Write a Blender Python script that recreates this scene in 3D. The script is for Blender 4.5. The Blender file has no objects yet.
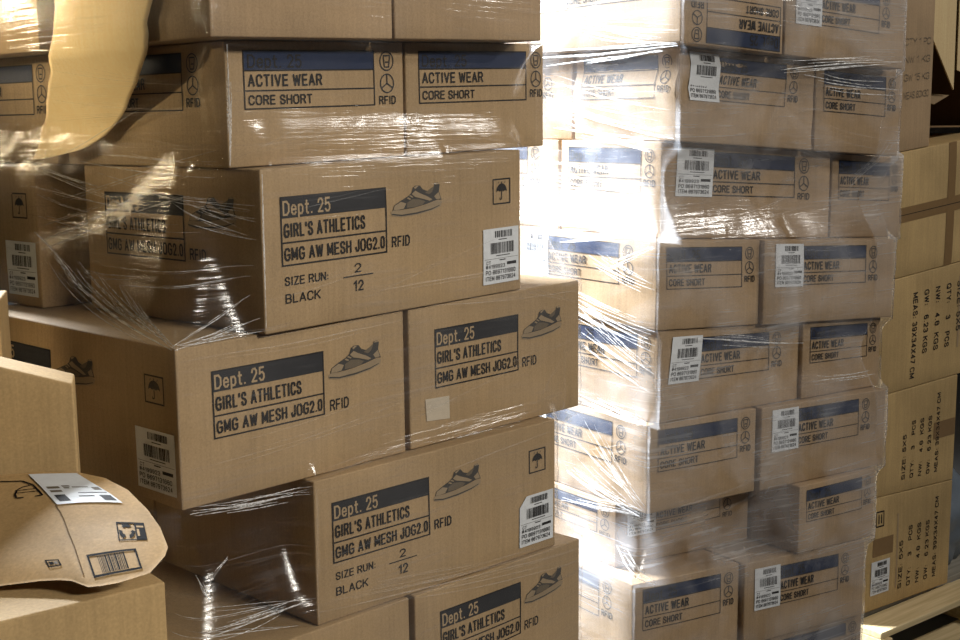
import bpy, math, random
import numpy as np
from mathutils import Vector, Matrix, noise
R = math.radians
C = bpy.context.scene.collection
SC = bpy.context.scene
HC = 1.747                     # camera height above the floor

# ------------------------------------------------------------------ materials
def new_mat(name):
    m = bpy.data.materials.new(name); m.use_nodes = True
    nt = m.node_tree
    for n in list(nt.nodes): nt.nodes.remove(n)
    out = nt.nodes.new('ShaderNodeOutputMaterial')
    return m, nt, out
def N(nt, t, **kw):
    n = nt.nodes.new(t)
    for k, v in kw.items():
        if k in n.inputs: n.inputs[k].default_value = v
        else: setattr(n, k, v)
    return n
def flat(name, col, rough=.6, spec=.3):
    m, nt, out = new_mat(name)
    b = N(nt, 'ShaderNodeBsdfPrincipled')
    b.inputs['Base Color'].default_value = (*col, 1); b.inputs['Roughness'].default_value = rough
    b.inputs['Specular IOR Level'].default_value = spec
    nz = N(nt, 'ShaderNodeTexNoise'); nz.inputs['Scale'].default_value = 60
    tc = N(nt, 'ShaderNodeTexCoord'); nt.links.new(tc.outputs['Object'], nz.inputs['Vector'])
    mx = N(nt, 'ShaderNodeMixRGB'); mx.blend_type = 'MULTIPLY'; mx.inputs['Fac'].default_value = .18
    mx.inputs['Color1'].default_value = (*col, 1); nt.links.new(nz.outputs['Fac'], mx.inputs['Color2'])
    nt.links.new(mx.outputs['Color'], b.inputs['Base Color'])
    nt.links.new(b.outputs['BSDF'], out.inputs['Surface'])
    return m
def cardboard(name, col, var=.16, flute=520):
    m, nt, out = new_mat(name); L = nt.links.new
    tc = N(nt, 'ShaderNodeTexCoord')
    b = N(nt, 'ShaderNodeBsdfPrincipled'); b.inputs['Roughness'].default_value = .72; b.inputs['Specular IOR Level'].default_value = .25
    n1 = N(nt, 'ShaderNodeTexNoise'); n1.inputs['Scale'].default_value = 5; n1.inputs['Detail'].default_value = 5
    n2 = N(nt, 'ShaderNodeTexNoise'); n2.inputs['Scale'].default_value = 260; n2.inputs['Detail'].default_value = 2
    mp = N(nt, 'ShaderNodeMapping'); mp.inputs['Scale'].default_value = (90, 90, 3)
    n3 = N(nt, 'ShaderNodeTexNoise'); n3.inputs['Scale'].default_value = 1.5; n3.inputs['Detail'].default_value = 2
    L(tc.outputs['Object'], n1.inputs['Vector']); L(tc.outputs['Object'], n2.inputs['Vector'])
    L(tc.outputs['Object'], mp.inputs['Vector']); L(mp.outputs['Vector'], n3.inputs['Vector'])
    r = N(nt, 'ShaderNodeValToRGB')
    r.color_ramp.elements[0].position = .3; r.color_ramp.elements[1].position = .72
    r.color_ramp.elements[0].color = (*[c * (1 - var) for c in col], 1); r.color_ramp.elements[1].color = (*[min(1, c * (1 + var)) for c in col], 1)
    L(n1.outputs['Fac'], r.inputs['Fac'])
    m1 = N(nt, 'ShaderNodeMixRGB'); m1.blend_type = 'OVERLAY'; m1.inputs['Fac'].default_value = .22
    L(r.outputs['Color'], m1.inputs['Color1']); L(n2.outputs['Fac'], m1.inputs['Color2'])
    m2 = N(nt, 'ShaderNodeMixRGB'); m2.blend_type = 'OVERLAY'; m2.inputs['Fac'].default_value = .16
    L(m1.outputs['Color'], m2.inputs['Color1']); L(n3.outputs['Fac'], m2.inputs['Color2'])
    L(m2.outputs['Color'], b.inputs['Base Color'])
    bp = N(nt, 'ShaderNodeBump'); bp.inputs['Strength'].default_value = .12; bp.inputs['Distance'].default_value = .002
    L(n3.outputs['Fac'], bp.inputs['Height']); L(bp.outputs['Normal'], b.inputs['Normal'])
    L(b.outputs['BSDF'], out.inputs['Surface'])
    return m
def film_mat(name, haze, streak, gloss, tint=(1, 1, 1), scale=1.0):
    """clear stretch film: transparent, a sharp sheen on stretched wrinkles and a little milkiness"""
    m, nt, out = new_mat(name); L = nt.links.new
    uv = N(nt, 'ShaderNodeUVMap')
    def streaks(rot, sx, sy, lo, hi, detail=4):
        mp = N(nt, 'ShaderNodeMapping'); mp.inputs['Rotation'].default_value = (0, 0, R(rot)); mp.inputs['Scale'].default_value = (sx * scale, sy * scale, 1)
        n = N(nt, 'ShaderNodeTexNoise'); n.inputs['Scale'].default_value = 1; n.inputs['Detail'].default_value = detail; n.inputs['Distortion'].default_value = .6
        L(uv.outputs['UV'], mp.inputs['Vector']); L(mp.outputs['Vector'], n.inputs['Vector'])
        r = N(nt, 'ShaderNodeMapRange'); r.inputs['From Min'].default_value = lo; r.inputs['From Max'].default_value = hi
        L(n.outputs['Fac'], r.inputs['Value'])
        return n.outputs['Fac'], r.outputs['Result']
    a_raw, a = streaks(4, 2.2, 95, .56, .78)
    b_raw, b = streaks(-13, 2.6, 120, .60, .80)
    c_raw, c = streaks(17, 2.2, 100, .64, .80)
    p_raw, p = streaks(0, 2.5, 5.0, .35, .75, 3)       # broad patches, where the film lies tight or loose
    def math_(op, x, y):
        n = N(nt, 'ShaderNodeMath'); n.operation = op
        for i, q in enumerate((x, y)):
            if isinstance(q, (int, float)): n.inputs[i].default_value = q
            else: L(q, n.inputs[i])
        return n.outputs[0]
    s = math_('MAXIMUM', math_('MAXIMUM', a, b), c)
    s = math_('MULTIPLY', s, p)
    h = math_('ADD', math_('MULTIPLY', math_('ADD', a_raw, math_('ADD', b_raw, c_raw)), .5), math_('MULTIPLY', p_raw, 2.5))
    bp = N(nt, 'ShaderNodeBump'); bp.inputs['Strength'].default_value = .7; bp.inputs['Distance'].default_value = .003
    L(h, bp.inputs['Height'])
    fr = N(nt, 'ShaderNodeLayerWeight'); fr.inputs['Blend'].default_value = .5; face = fr.outputs['Facing']
    fz = math_('ADD', math_('MULTIPLY', math_('POWER', face, 4.0), .75), .06)
    tr = N(nt, 'ShaderNodeBsdfTransparent'); tr.inputs['Color'].default_value = (*[.985 * t for t in tint], 1)
    gl = N(nt, 'ShaderNodeBsdfGlossy'); gl.inputs['Roughness'].default_value = .16; gl.inputs['Color'].default_value = (1, 1, 1, 1)
    L(bp.outputs['Normal'], gl.inputs['Normal'])
    df = N(nt, 'ShaderNodeBsdfDiffuse'); df.inputs['Color'].default_value = (.93, .95, 1, 1)
    tl = N(nt, 'ShaderNodeBsdfTranslucent'); tl.inputs['Color'].default_value = (.93, .95, 1, 1)
    mz = N(nt, 'ShaderNodeMixShader'); mz.inputs['Fac'].default_value = .5; L(df.outputs[0], mz.inputs[1]); L(tl.outputs[0], mz.inputs[2])
    m1 = N(nt, 'ShaderNodeMixShader'); L(math_('MINIMUM', math_('ADD', math_('MULTIPLY', fz, gloss), math_('MULTIPLY', s, streak * .6)), .95), m1.inputs['Fac'])
    L(tr.outputs[0], m1.inputs[1]); L(gl.outputs[0], m1.inputs[2])
    m2 = N(nt, 'ShaderNodeMixShader'); L(math_('MINIMUM', math_('ADD', math_('MULTIPLY', p, haze), math_('MULTIPLY', s, streak)), .9), m2.inputs['Fac'])
    L(m1.outputs[0], m2.inputs[1]); L(mz.outputs[0], m2.inputs[2])
    L(m2.outputs[0], out.inputs['Surface'])
    return m
def crease_mat(name, alpha):
    """a rope of gathered film: milky, shiny, half see-through"""
    m, nt, out = new_mat(name); L = nt.links.new
    uv = N(nt, 'ShaderNodeUVMap')
    mp = N(nt, 'ShaderNodeMapping'); mp.inputs['Scale'].default_value = (5, 2.0, 1)
    n = N(nt, 'ShaderNodeTexNoise'); n.inputs['Scale'].default_value = 1.0; n.inputs['Detail'].default_value = 3
    L(uv.outputs['UV'], mp.inputs['Vector']); L(mp.outputs['Vector'], n.inputs['Vector'])
    r = N(nt, 'ShaderNodeMapRange'); r.inputs['From Min'].default_value = .32; r.inputs['From Max'].default_value = .7
    r.inputs['To Min'].default_value = .05; r.inputs['To Max'].default_value = alpha; L(n.outputs['Fac'], r.inputs['Value'])
    tr = N(nt, 'ShaderNodeBsdfTransparent')
    p = N(nt, 'ShaderNodeBsdfPrincipled'); p.inputs['Base Color'].default_value = (.9, .9, .9, 1); p.inputs['Roughness'].default_value = .25; p.inputs['Specular IOR Level'].default_value = .8
    mx = N(nt, 'ShaderNodeMixShader'); L(r.outputs[0], mx.inputs['Fac']); L(tr.outputs[0], mx.inputs[1]); L(p.outputs[0], mx.inputs[2])
    L(mx.outputs[0], out.inputs['Surface'])
    return m
def wood_mat(name, c0, c1):
    m, nt, out = new_mat(name); L = nt.links.new
    tc = N(nt, 'ShaderNodeTexCoord'); mp = N(nt, 'ShaderNodeMapping'); mp.inputs['Scale'].default_value = (2, 40, 40)
    n = N(nt, 'ShaderNodeTexNoise'); n.inputs['Scale'].default_value = 2; n.inputs['Detail'].default_value = 5
    r = N(nt, 'ShaderNodeValToRGB'); r.color_ramp.elements[0].color = (*c0, 1); r.color_ramp.elements[1].color = (*c1, 1)
    r.color_ramp.elements[0].position = .3; r.color_ramp.elements[1].position = .7
    b = N(nt, 'ShaderNodeBsdfPrincipled'); b.inputs['Roughness'].default_value = .8
    L(tc.outputs['Object'], mp.inputs['Vector']); L(mp.outputs['Vector'], n.inputs['Vector']); L(n.outputs['Fac'], r.inputs['Fac'])
    L(r.outputs['Color'], b.inputs['Base Color']); L(b.outputs['BSDF'], out.inputs['Surface'])
    return m

M = {}
M['kraft'] = cardboard('carton_kraft', (.345, .238, .128), .12)
M['kraft_grey'] = cardboard('carton_greyish_kraft', (.34, .235, .135))
M['kraft_tan'] = cardboard('carton_tan', (.40, .27, .125))
M['kraft_lightened'] = cardboard('carton_kraft_lightened', (.45, .315, .145))  # base colour lightened to reach the brighter light on the rightmost stack
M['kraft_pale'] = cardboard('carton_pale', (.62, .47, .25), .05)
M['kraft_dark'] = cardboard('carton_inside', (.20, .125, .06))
M['mailer'] = cardboard('mailer_kraft', (.40, .255, .11), .24)
M['sheet'] = cardboard('painted_warm_light', (.86, .67, .37), .05)
M['ink'] = flat('black_ink', (.026, .024, .024), .65, .12)
M['ink_black'] = flat('mailer_black_ink', (.010, .009, .009), .7, .05)
M['ink_grey'] = flat('charcoal_ink', (.035, .035, .038), .6, .15)
M['ink_blue'] = flat('navy_ink', (.022, .033, .072), .6, .15)
M['faint'] = flat('faint_brown_ink', (.16, .10, .05), .8, .04)
M['knock'] = flat('unprinted_card', (.40, .29, .17), .7)
M['paper'] = flat('label_paper', (.72, .74, .76), .5)
M['grey1'] = flat('print_dark_grey', (.055, .05, .045), .6)
M['grey2'] = flat('print_mid_grey', (.14, .11, .075), .6)
M['grey3'] = flat('print_pale_grey', (.30, .225, .14), .6)
M['tape'] = flat('brown_tape', (.25, .155, .07), .35, .5)
M['pale_square'] = flat('pale_square_tone', (.55, .47, .36), .4)
M['wood'] = wood_mat('pallet_wood', (.56, .43, .22), (.76, .61, .36))
M['wood_grey'] = wood_mat('weathered_wood', (.22, .20, .16), (.36, .33, .27))
M['film_warm'] = film_mat('stretch_film_clear', .05, .16, .55)
M['film_cool'] = film_mat('stretch_film_glare_whitened', .38, .55, .75)  # haze raised to whiten this film with the lamp glare
M['crease'] = crease_mat('gathered_film', .85)
M['crease_soft'] = crease_mat('lightly_gathered_film', .22)
M['bag'] = flat('blue_grey_plastic', (.20, .24, .29), .3, .6)
M['floor'] = flat('concrete', (.10, .095, .09), .7)
M['wall'] = flat('dark_wall', (.06, .052, .045), .8)

# ------------------------------------------------------------------ mesh helpers
def link_mesh(name, verts, faces, mats, parent=None, fmat=None, smooth=False, uvs=None, origin=None):
    me = bpy.data.meshes.new(name)
    if origin is not None: verts = [tuple(Vector(v) - Vector(origin)) for v in verts]
    me.from_pydata([tuple(v) for v in verts], [], faces)
    for k in mats: me.materials.append(M[k])
    if fmat: me.polygons.foreach_set('material_index', fmat)
    if smooth: me.polygons.foreach_set('use_smooth', [True] * len(me.polygons))
    if uvs:
        ul = me.uv_layers.new(name='UVMap')
        for lp in me.loops: ul.data[lp.index].uv = uvs[lp.vertex_index]
    me.update()
    o = bpy.data.objects.new(name, me); C.objects.link(o)
    if parent: o.parent = parent
    elif origin is not None: o.location = origin
    return o
def empty(name, loc, label, cat, group=None):
    o = bpy.data.objects.new(name, None); C.objects.link(o); o.location = loc; o.empty_display_size = .1
    o['label'] = label; o['category'] = cat
    if group: o['group'] = group
    return o

# stroke lettering: each glyph is (width, [polylines]) on a unit-high cell
_O = [(.25, 0), (.75, 0), (1, .2), (1, .8), (.75, 1), (.25, 1), (0, .8), (0, .2), (.25, 0)]
GL_ = {
 'A': (.78, [[(0, 0), (.5, 1), (1, 0)], [(.2, .3), (.8, .3)]]), 'B': (.7, [[(0, 0), (0, 1), (.7, 1), (.95, .87), (.95, .65), (.7, .52), (0, .52)], [(.7, .52), (1, .38), (1, .14), (.72, 0), (0, 0)]]),
 'C': (.72, [[(1, .76), (.95, .88), (.72, 1), (.28, 1), (0, .78), (0, .22), (.28, 0), (.72, 0), (.95, .12), (1, .26)]]), 'D': (.72, [[(0, 0), (0, 1), (.62, 1), (1, .76), (1, .24), (.62, 0), (0, 0)]]),
 'E': (.66, [[(1, 1), (0, 1), (0, 0), (1, 0)], [(0, .52), (.9, .52)]]), 'F': (.62, [[(1, 1), (0, 1), (0, 0)], [(0, .5), (.85, .5)]]),
 'G': (.76, [[(1, .78), (.75, 1), (.28, 1), (0, .78), (0, .22), (.28, 0), (.75, 0), (1, .16), (1, .46), (.58, .46)]]), 'H': (.72, [[(0, 0), (0, 1)], [(1, 0), (1, 1)], [(0, .52), (1, .52)]]),
 'I': (.16, [[(.5, 0), (.5, 1)]]), 'J': (.56, [[(1, 1), (1, .22), (.75, 0), (.28, 0), (0, .22), (0, .34)]]), 'K': (.72, [[(0, 0), (0, 1)], [(1, 1), (0, .36)], [(.34, .58), (1, 0)]]),
 'L': (.6, [[(0, 1), (0, 0), (1, 0)]]), 'M': (.84, [[(0, 0), (0, 1), (.5, .18), (1, 1), (1, 0)]]), 'N': (.72, [[(0, 0), (0, 1), (1, 0), (1, 1)]]), 'O': (.78, [_O]),
 'P': (.66, [[(0, 0), (0, 1), (.72, 1), (1, .84), (1, .6), (.72, .45), (0, .45)]]), 'Q': (.78, [_O, [(.6, .25), (1, -.05)]]), 'R': (.72, [[(0, 0), (0, 1), (.72, 1), (.98, .85), (.98, .64), (.72, .5), (0, .5)], [(.6, .5), (1, 0)]]),
 'S': (.68, [[(.96, .76), (.9, .9), (.7, 1), (.28, 1), (.03, .86), (.03, .68), (.25, .55), (.75, .45), (1, .3), (1, .14), (.74, 0), (.28, 0), (.05, .1), (0, .26)]]), 'T': (.7, [[(0, 1), (1, 1)], [(.5, 1), (.5, 0)]]),
 'U': (.72, [[(0, 1), (0, .2), (.26, 0), (.74, 0), (1, .2), (1, 1)]]), 'V': (.76, [[(0, 1), (.5, 0), (1, 1)]]), 'W': (1.0, [[(0, 1), (.24, 0), (.5, .9), (.76, 0), (1, 1)]]), 'X': (.72, [[(0, 0), (1, 1)], [(0, 1), (1, 0)]]),
 'Y': (.74, [[(0, 1), (.5, .45), (1, 1)], [(.5, .45), (.5, 0)]]), 'Z': (.66, [[(0, 1), (1, 1), (0, 0), (1, 0)]]),
 '0': (.6, [_O]), '1': (.34, [[(0, .76), (.9, 1), (.9, 0)]]), '2': (.6, [[(0, .74), (.1, .92), (.3, 1), (.72, 1), (1, .82), (1, .62), (0, 0), (1, 0)]]), '3': (.6, [[(0, .85), (.28, 1), (.72, 1), (.97, .84), (.97, .66), (.7, .53), (.4, .53)], [(.7, .53), (1, .38), (1, .16), (.72, 0), (.28, 0), (0, .16)]]),
 '4': (.62, [[(.76, 0), (.76, 1), (0, .28), (1, .28)]]), '5': (.6, [[(.95, 1), (.12, 1), (.05, .52), (.3, .62), (.72, .62), (1, .44), (1, .18), (.72, 0), (.28, 0), (0, .16)]]), '6': (.6, [[(.95, .86), (.72, 1), (.28, 1), (0, .76), (0, .2), (.26, 0), (.74, 0), (1, .18), (1, .42), (.74, .58), (.26, .58), (0, .42)]]),
 '7': (.6, [[(0, 1), (1, 1), (.38, 0)]]), '8': (.6, [_O, [(.08, .53), (.92, .53)]]), '9': (.6, [[(.05, .14), (.28, 0), (.72, 0), (1, .24), (1, .8), (.74, 1), (.26, 1), (0, .82), (0, .58), (.26, .42), (.74, .42), (1, .58)]]),
 'e': (.56, [[(0, .36), (1, .36), (1, .52), (.72, .68), (.28, .68), (0, .5), (0, .18), (.28, 0), (.74, 0), (1, .14)]]), 'p': (.56, [[(0, -.28), (0, .68)], [(0, .55), (.3, .68), (.72, .68), (1, .5), (1, .18), (.72, 0), (.3, 0), (0, .13)]]), 't': (.4, [[(.4, .95), (.4, .12), (.62, 0), (1, 0)], [(0, .68), (1, .68)]]),
 '.': (.12, [[(.5, 0), (.5, .02)]]), ':': (.12, [[(.5, .08), (.5, .1)], [(.5, .56), (.5, .58)]]), "'": (.12, [[(.5, .75), (.5, 1)]]), '#': (.7, [[(.25, 0), (.4, 1)], [(.65, 0), (.8, 1)], [(0, .33), (1, .33)], [(0, .67), (1, .67)]]),
}
def glyphs(s, asp, t=.16, gap=.17):
    """lettering normalised to the unit square, asp = width / height of the place it fills"""
    wid = sum((GL_[c][0] + .16 if c != ' ' else .34) + gap for c in s) - gap
    k = asp / wid; V = []; F = []; x = 0; h = t / 2
    for c in s:
        if c == ' ': x += .34 + gap; continue
        w, pls = GL_[c]; w += .16
        def P(q): return (x * k + h + q[0] * max(0, w * k - t), h + q[1] * (1 - t))
        for pl in pls:
            pp = [P(q) for q in pl]
            for (ax, ay), (bx, by) in zip(pp, pp[1:]):
                dx, dy = bx - ax, by - ay; L = math.hypot(dx, dy) or 1; dx, dy = dx / L, dy / L
                e = h * .75; nx, ny = -dy * h, dx * h; n = len(V)
                V += [(ax - dx * e + nx, ay - dy * e + ny), (ax - dx * e - nx, ay - dy * e - ny), (bx + dx * e - nx, by + dy * e - ny), (bx + dx * e + nx, by + dy * e + ny)]; F.append((n, n + 1, n + 2, n + 3))
        x += w + gap
    return [(a / asp, b) for a, b in V], F

class Print:
    """flat printing in face coordinates: u from the left, v from the top, both 0..1; several inks in one mesh"""
    def __init__(self, asp=2.3): self.v = []; self.f = []; self.m = []; self.mats = []; self.asp = asp
    def mi(self, k):
        if k not in self.mats: self.mats.append(k)
        return self.mats.index(k)
    def poly(self, pts, k, lay=0):
        n = len(self.v); self.v += [(u, v, lay) for u, v in pts]; self.f.append(tuple(range(n, n + len(pts)))); self.m.append(self.mi(k))
    def rect(self, u0, v0, u1, v1, k, lay=0, nu=None, nv=None):
        nu = nu or max(1, int(abs(u1 - u0) / .06)); nv = nv or max(1, int(abs(v1 - v0) / .12))
        n = len(self.v); mi = self.mi(k)
        for j in range(nv + 1):
            for i in range(nu + 1): self.v.append((u0 + (u1 - u0) * i / nu, v0 + (v1 - v0) * j / nv, lay))
        for j in range(nv):
            for i in range(nu):
                a = n + j * (nu + 1) + i; self.f.append((a, a + nu + 1, a + nu + 2, a + 1)); self.m.append(mi)
    def frame(self, u0, v0, u1, v1, tu, tv, k, lay=1):
        self.rect(u0, v0, u1, v0 + tv, k, lay); self.rect(u0, v1 - tv, u1, v1, k, lay)
        self.rect(u0, v0 + tv, u0 + tu, v1 - tv, k, lay); self.rect(u1 - tu, v0 + tv, u1, v1 - tv, k, lay)
    def text(self, s, u0, v0, u1, v1, k, lay=2, bold=.022, rot=False):
        W, H = (u1 - u0) * self.asp, v1 - v0
        vs, fs = glyphs(s, H / W if rot else W / H, .13 + bold); n = len(self.v); mi = self.mi(k)
        for x, y in vs:
            if rot == 'up': self.v.append((u0 + (1 - y) * (u1 - u0), v1 + x * (v0 - v1), lay))         # reads upward
            elif rot == 'down': self.v.append((u0 + y * (u1 - u0), v0 + x * (v1 - v0), lay))           # reads downward
            else: self.v.append((u0 + x * (u1 - u0), v1 + y * (v0 - v1), lay))
        for f in fs: self.f.append(tuple(n + i for i in f)); self.m.append(mi)
    def ring(self, cu, cv, ru, rv, w, k, lay=1, n=28):
        a = len(self.v); mi = self.mi(k)
        for i in range(n):
            t = 2 * math.pi * i / n
            self.v.append((cu + ru * math.cos(t), cv + rv * math.sin(t), lay)); self.v.append((cu + ru * (1 - w) * math.cos(t), cv + rv * (1 - w) * math.sin(t), lay))
        for i in range(n):
            j = (i + 1) % n; self.f.append((a + 2 * i, a + 2 * j, a + 2 * j + 1, a + 2 * i + 1)); self.m.append(mi)
    def line(self, p, q, w, asp, k, lay=1):
        # w in u units, asp = face width / face height
        dx, dy = q[0] - p[0], (q[1] - p[1]) / asp; L = math.hypot(dx, dy); nx, ny = -dy / L * w / 2, dx / L * w / 2 * asp
        self.poly([(p[0] + nx, p[1] + ny), (q[0] + nx, q[1] + ny), (q[0] - nx, q[1] - ny), (p[0] - nx, p[1] - ny)], k, lay)

# ------------------------------------------------------------------ cartons
class Carton:
    def __init__(s, x, y, yaw, w, d, zb, zt, bulge=.003, crush=0, seed=0):
        """x, y: front edge's near end; yaw: heading of the front face; zb, zt: height of the underside and top as functions of place"""
        s.x, s.y, s.w, s.d = x, y, w, d
        s.e = Vector((math.cos(yaw), math.sin(yaw), 0)); s.n = Vector((-math.sin(yaw), math.cos(yaw), 0))
        s.zb, s.zt, s.bulge, s.crush, s.seed = zb, zt, bulge, crush, seed
        c = Vector((x, y, 0)) + s.e * (w / 2) + s.n * (d / 2)
        s.origin = Vector((c.x, c.y, zb(c.x, c.y)))
        s.h = zt(c.x, c.y) - zb(c.x, c.y)
        s.root = None
    def at(s, a, b, c):
        """a across, b into the depth (metres), c up 0..1"""
        if s.crush:
            fa = max(0, 1 - a / s.w)
            a += s.crush * fa * noise.noise(Vector((s.seed * 3.1, c * 3.3, 0))) * 1.6
            b += s.crush * .8 * noise.noise(Vector((s.seed * 5.7 + a * 6, c * 3, 4))) * max(0, 1 - b / .15)
        p = Vector((s.x, s.y, 0)) + s.e * a + s.n * b
        z0, z1 = s.zb(p.x, p.y), s.zt(p.x, p.y)
        p.z = z0 + (z1 - z0) * c
        return p
    def swell(s, u, c):
        q = max(0, math.sin(math.pi * min(1, max(0, u)))) ** .7 * max(0, math.sin(math.pi * min(1, max(0, c)))) ** .7
        return q * s.bulge * (1 + .8 * noise.noise(Vector((s.seed * 7.3, u * 3, c * 3))))
    def front(s, u, v, off): return s.at(u * s.w, 0, 1 - v) - s.n * (s.swell(u, 1 - v) + off)
    def side(s, u, v, off): return s.at(0, (1 - u) * s.d, 1 - v) - s.e * (s.swell(u, 1 - v) + off)
    def body(s, mat, r=.0035):
        def axis(L, n):
            r_ = min(r, L * .3)
            g = [0, r_ * .35, r_] + [r_ + (L - 2 * r_) * i / n for i in range(1, n)] + [L - r_, L - r_ * .65 - 0, L]
            return g
        A, B, Cc = axis(s.w, 10), axis(s.d, 10), axis(s.h, 8)
        vid = {}; V = []; F = []
        def vert(i, j, k):
            if (i, j, k) in vid: return vid[(i, j, k)]
            p = Vector((A[i], B[j], Cc[k])); lo = Vector((r, r, r)); hi = Vector((s.w - r, s.d - r, s.h - r))
            q = Vector([min(max(p[t], lo[t]), hi[t]) for t in range(3)]); dvec = p - q
            if dvec.length > 1e-9: p = q + dvec.normalized() * r
            u, vv, c = p.x / s.w, p.y / s.d, p.z / s.h
            w_ = s.at(p.x, p.y, c)
            if j == 0 or p.y < r: w_ = w_ - s.n * s.swell(u, c)
            if i == 0 or p.x < r: w_ = w_ - s.e * s.swell(1 - vv, c)
            vid[(i, j, k)] = len(V); V.append(w_); return vid[(i, j, k)]
        na, nb, nc = len(A) - 1, len(B) - 1, len(Cc) - 1
        for i in range(na):
            for j in range(nb):
                F.append((vert(i, j, 0), vert(i, j + 1, 0), vert(i + 1, j + 1, 0), vert(i + 1, j, 0)))
                F.append((vert(i, j, nc), vert(i + 1, j, nc), vert(i + 1, j + 1, nc), vert(i, j + 1, nc)))
        for i in range(na):
            for k in range(nc):
                F.append((vert(i, 0, k), vert(i + 1, 0, k), vert(i + 1, 0, k + 1), vert(i, 0, k + 1)))
                F.append((vert(i, nb, k), vert(i, nb, k + 1), vert(i + 1, nb, k + 1), vert(i + 1, nb, k)))
        for j in range(nb):
            for k in range(nc):
                F.append((vert(0, j, k), vert(0, j, k + 1), vert(0, j + 1, k + 1), vert(0, j + 1, k)))
                F.append((vert(na, j, k), vert(na, j + 1, k), vert(na, j + 1, k + 1), vert(na, j, k + 1)))
        return link_mesh('body', V, F, [mat], s.root, smooth=True, origin=s.origin)
    def put(s, name, pr, face='front', base=.0008, flip=False, label=None):
        fn = s.front if face == 'front' else s.side
        V = []
        for u, v, lay in pr.v:
            if flip: u, v = 1 - u, 1 - v
            V.append(fn(u, v, base + lay * .0003))
        F = [tuple(reversed(f)) for f in pr.f]
        o = link_mesh(name, V, F, pr.mats, s.root, pr.m, origin=s.origin)
        if label: o['label'] = label
        return o

def boxed(name, label, cat='box', group=None, **kw):
    c = Carton(**kw); c.root = empty(name, c.origin, label, cat, group); return c

# -------- printing kits
def barcode(p, u0, v0, u1, v1, seed, n=26, lay=1):
    rn = random.Random(seed); x = u0
    while x < u1:
        w = rn.choice((1, 1, 2, 3)) * (u1 - u0) / (n * 3.2); g = rn.choice((1, 1, 2)) * (u1 - u0) / (n * 3.2)
        p.rect(x, v0, min(x + w, u1), v1, 'ink', lay, 1, 1); x += w + g
def ship_label(u0, v0, u1, v1, seed, cut=False, skew=0):
    p = Print(); W, H = u1 - u0, v1 - v0
    def X(a): return u0 + W * a
    def Y(b): return v0 + H * b
    if cut: p.poly([(X(.2), Y(0)), (X(1), Y(0)), (X(1), Y(1)), (X(.0), Y(1)), (X(0), Y(.2))][::1], 'paper', 0)
    else: p.rect(u0, v0, u1, v1, 'paper', 0)
    barcode(p, X(.32), Y(.05), X(.82), Y(.17), seed, 16)
    p.rect(X(.42), Y(.20), X(.66), Y(.215), 'ink', 1)
    barcode(p, X(.2), Y(.26), X(.86), Y(.46), seed + 5, 22)
    p.rect(X(.35), Y(.49), X(.75), Y(.505), 'ink', 1)
    p.rect(X(.03), Y(.545), X(.97), Y(.552), 'grey1', 1); p.rect(X(.45), Y(.57), X(.62), Y(.59), 'ink', 1)
    p.rect(X(.66), Y(.63), X(.93), Y(.685), 'ink', 1)
    p.text('CT', X(.08), Y(.58), X(.2), Y(.64), 'ink', 2, .03)
    p.text('#4199923', X(.06), Y(.65), X(.60), Y(.72), 'ink', 2, .03)
    p.text('PO 8697131880', X(.06), Y(.75), X(.90), Y(.83), 'ink', 2, .03)
    p.text('ITEM 887973624', X(.06), Y(.86), X(.90), Y(.94), 'ink', 2, .03)
    if skew:
        cu = (u0 + u1) / 2
        p.v = [(u + skew * (.5 - (v - v0) / H), v, l) for u, v, l in p.v]
    return p
def rfid_mark(u0, u1, asp, top=.08, step=.165, faint=False):
    p = Print(asp); k = 'ink_grey'; cu = (u0 + u1) / 2; ru = (u1 - u0) * .42; rv = ru * asp
    c1 = top + rv; c2 = c1 + 2.25 * rv
    p.ring(cu, c1, ru, rv, .13, k); p.ring(cu, c2, ru, rv, .13, k)
    # tag in the upper circle
    w = ru * .14
    p.line((cu - ru * .5, c1 - rv * .55), (cu + ru * .5, c1 - rv * .55), w, asp, k); p.line((cu - ru * .45, c1 - rv * .5), (cu - ru * .3, c1 + rv * .6), w, asp, k)
    p.line((cu + ru * .45, c1 - rv * .5), (cu + ru * .3, c1 + rv * .6), w, asp, k); p.line((cu - ru * .3, c1 + rv * .6), (cu + ru * .3, c1 + rv * .6), w, asp, k)
    p.line((cu - ru * .2, c1 + rv * .1), (cu + ru * .25, c1 + rv * .1), w, asp, k)
    for a in (90, 210, 330):
        p.line((cu, c2), (cu + ru * .92 * math.cos(R(a)), c2 - rv * .92 * math.sin(R(a))), w, asp, k)
    p.text('RFID', u0, c2 + rv * 1.25, u1, c2 + rv * 1.25 + .075, 'ink', 1, .03)
    return p
def active_panel(u0, u1, asp, v0=.075, dept=True):
    p = Print(asp); H = .47; b = v0 + H * .33; l = v0 + H * .67; v1 = v0 + H; W = u1 - u0; t = .006 * W / .74 * 1.0; tv = t * asp
    p.rect(u0, v0, u1, b, 'ink_blue', 0)
    p.frame(u0, v0, u1, v1, t, tv, 'ink'); p.rect(u0, b, u1, b + tv, 'ink', 1); p.rect(u0, l, u1, l + tv, 'ink', 1)
    if dept: p.text('Dept. 25', u0 + W * .03, v0 + H * .07, u0 + W * .42, b - H * .03, 'ink', 2, .01)
    p.text('ACTIVE WEAR', u0 + W * .03, b + H * .075, u0 + W * .57, l - H * .055, 'ink', 2, .03)
    p.text('CORE SHORT', u0 + W * .03, l + H * .085, u0 + W * .49, v1 - H * .075, 'ink', 2, .03)
    return p
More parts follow.
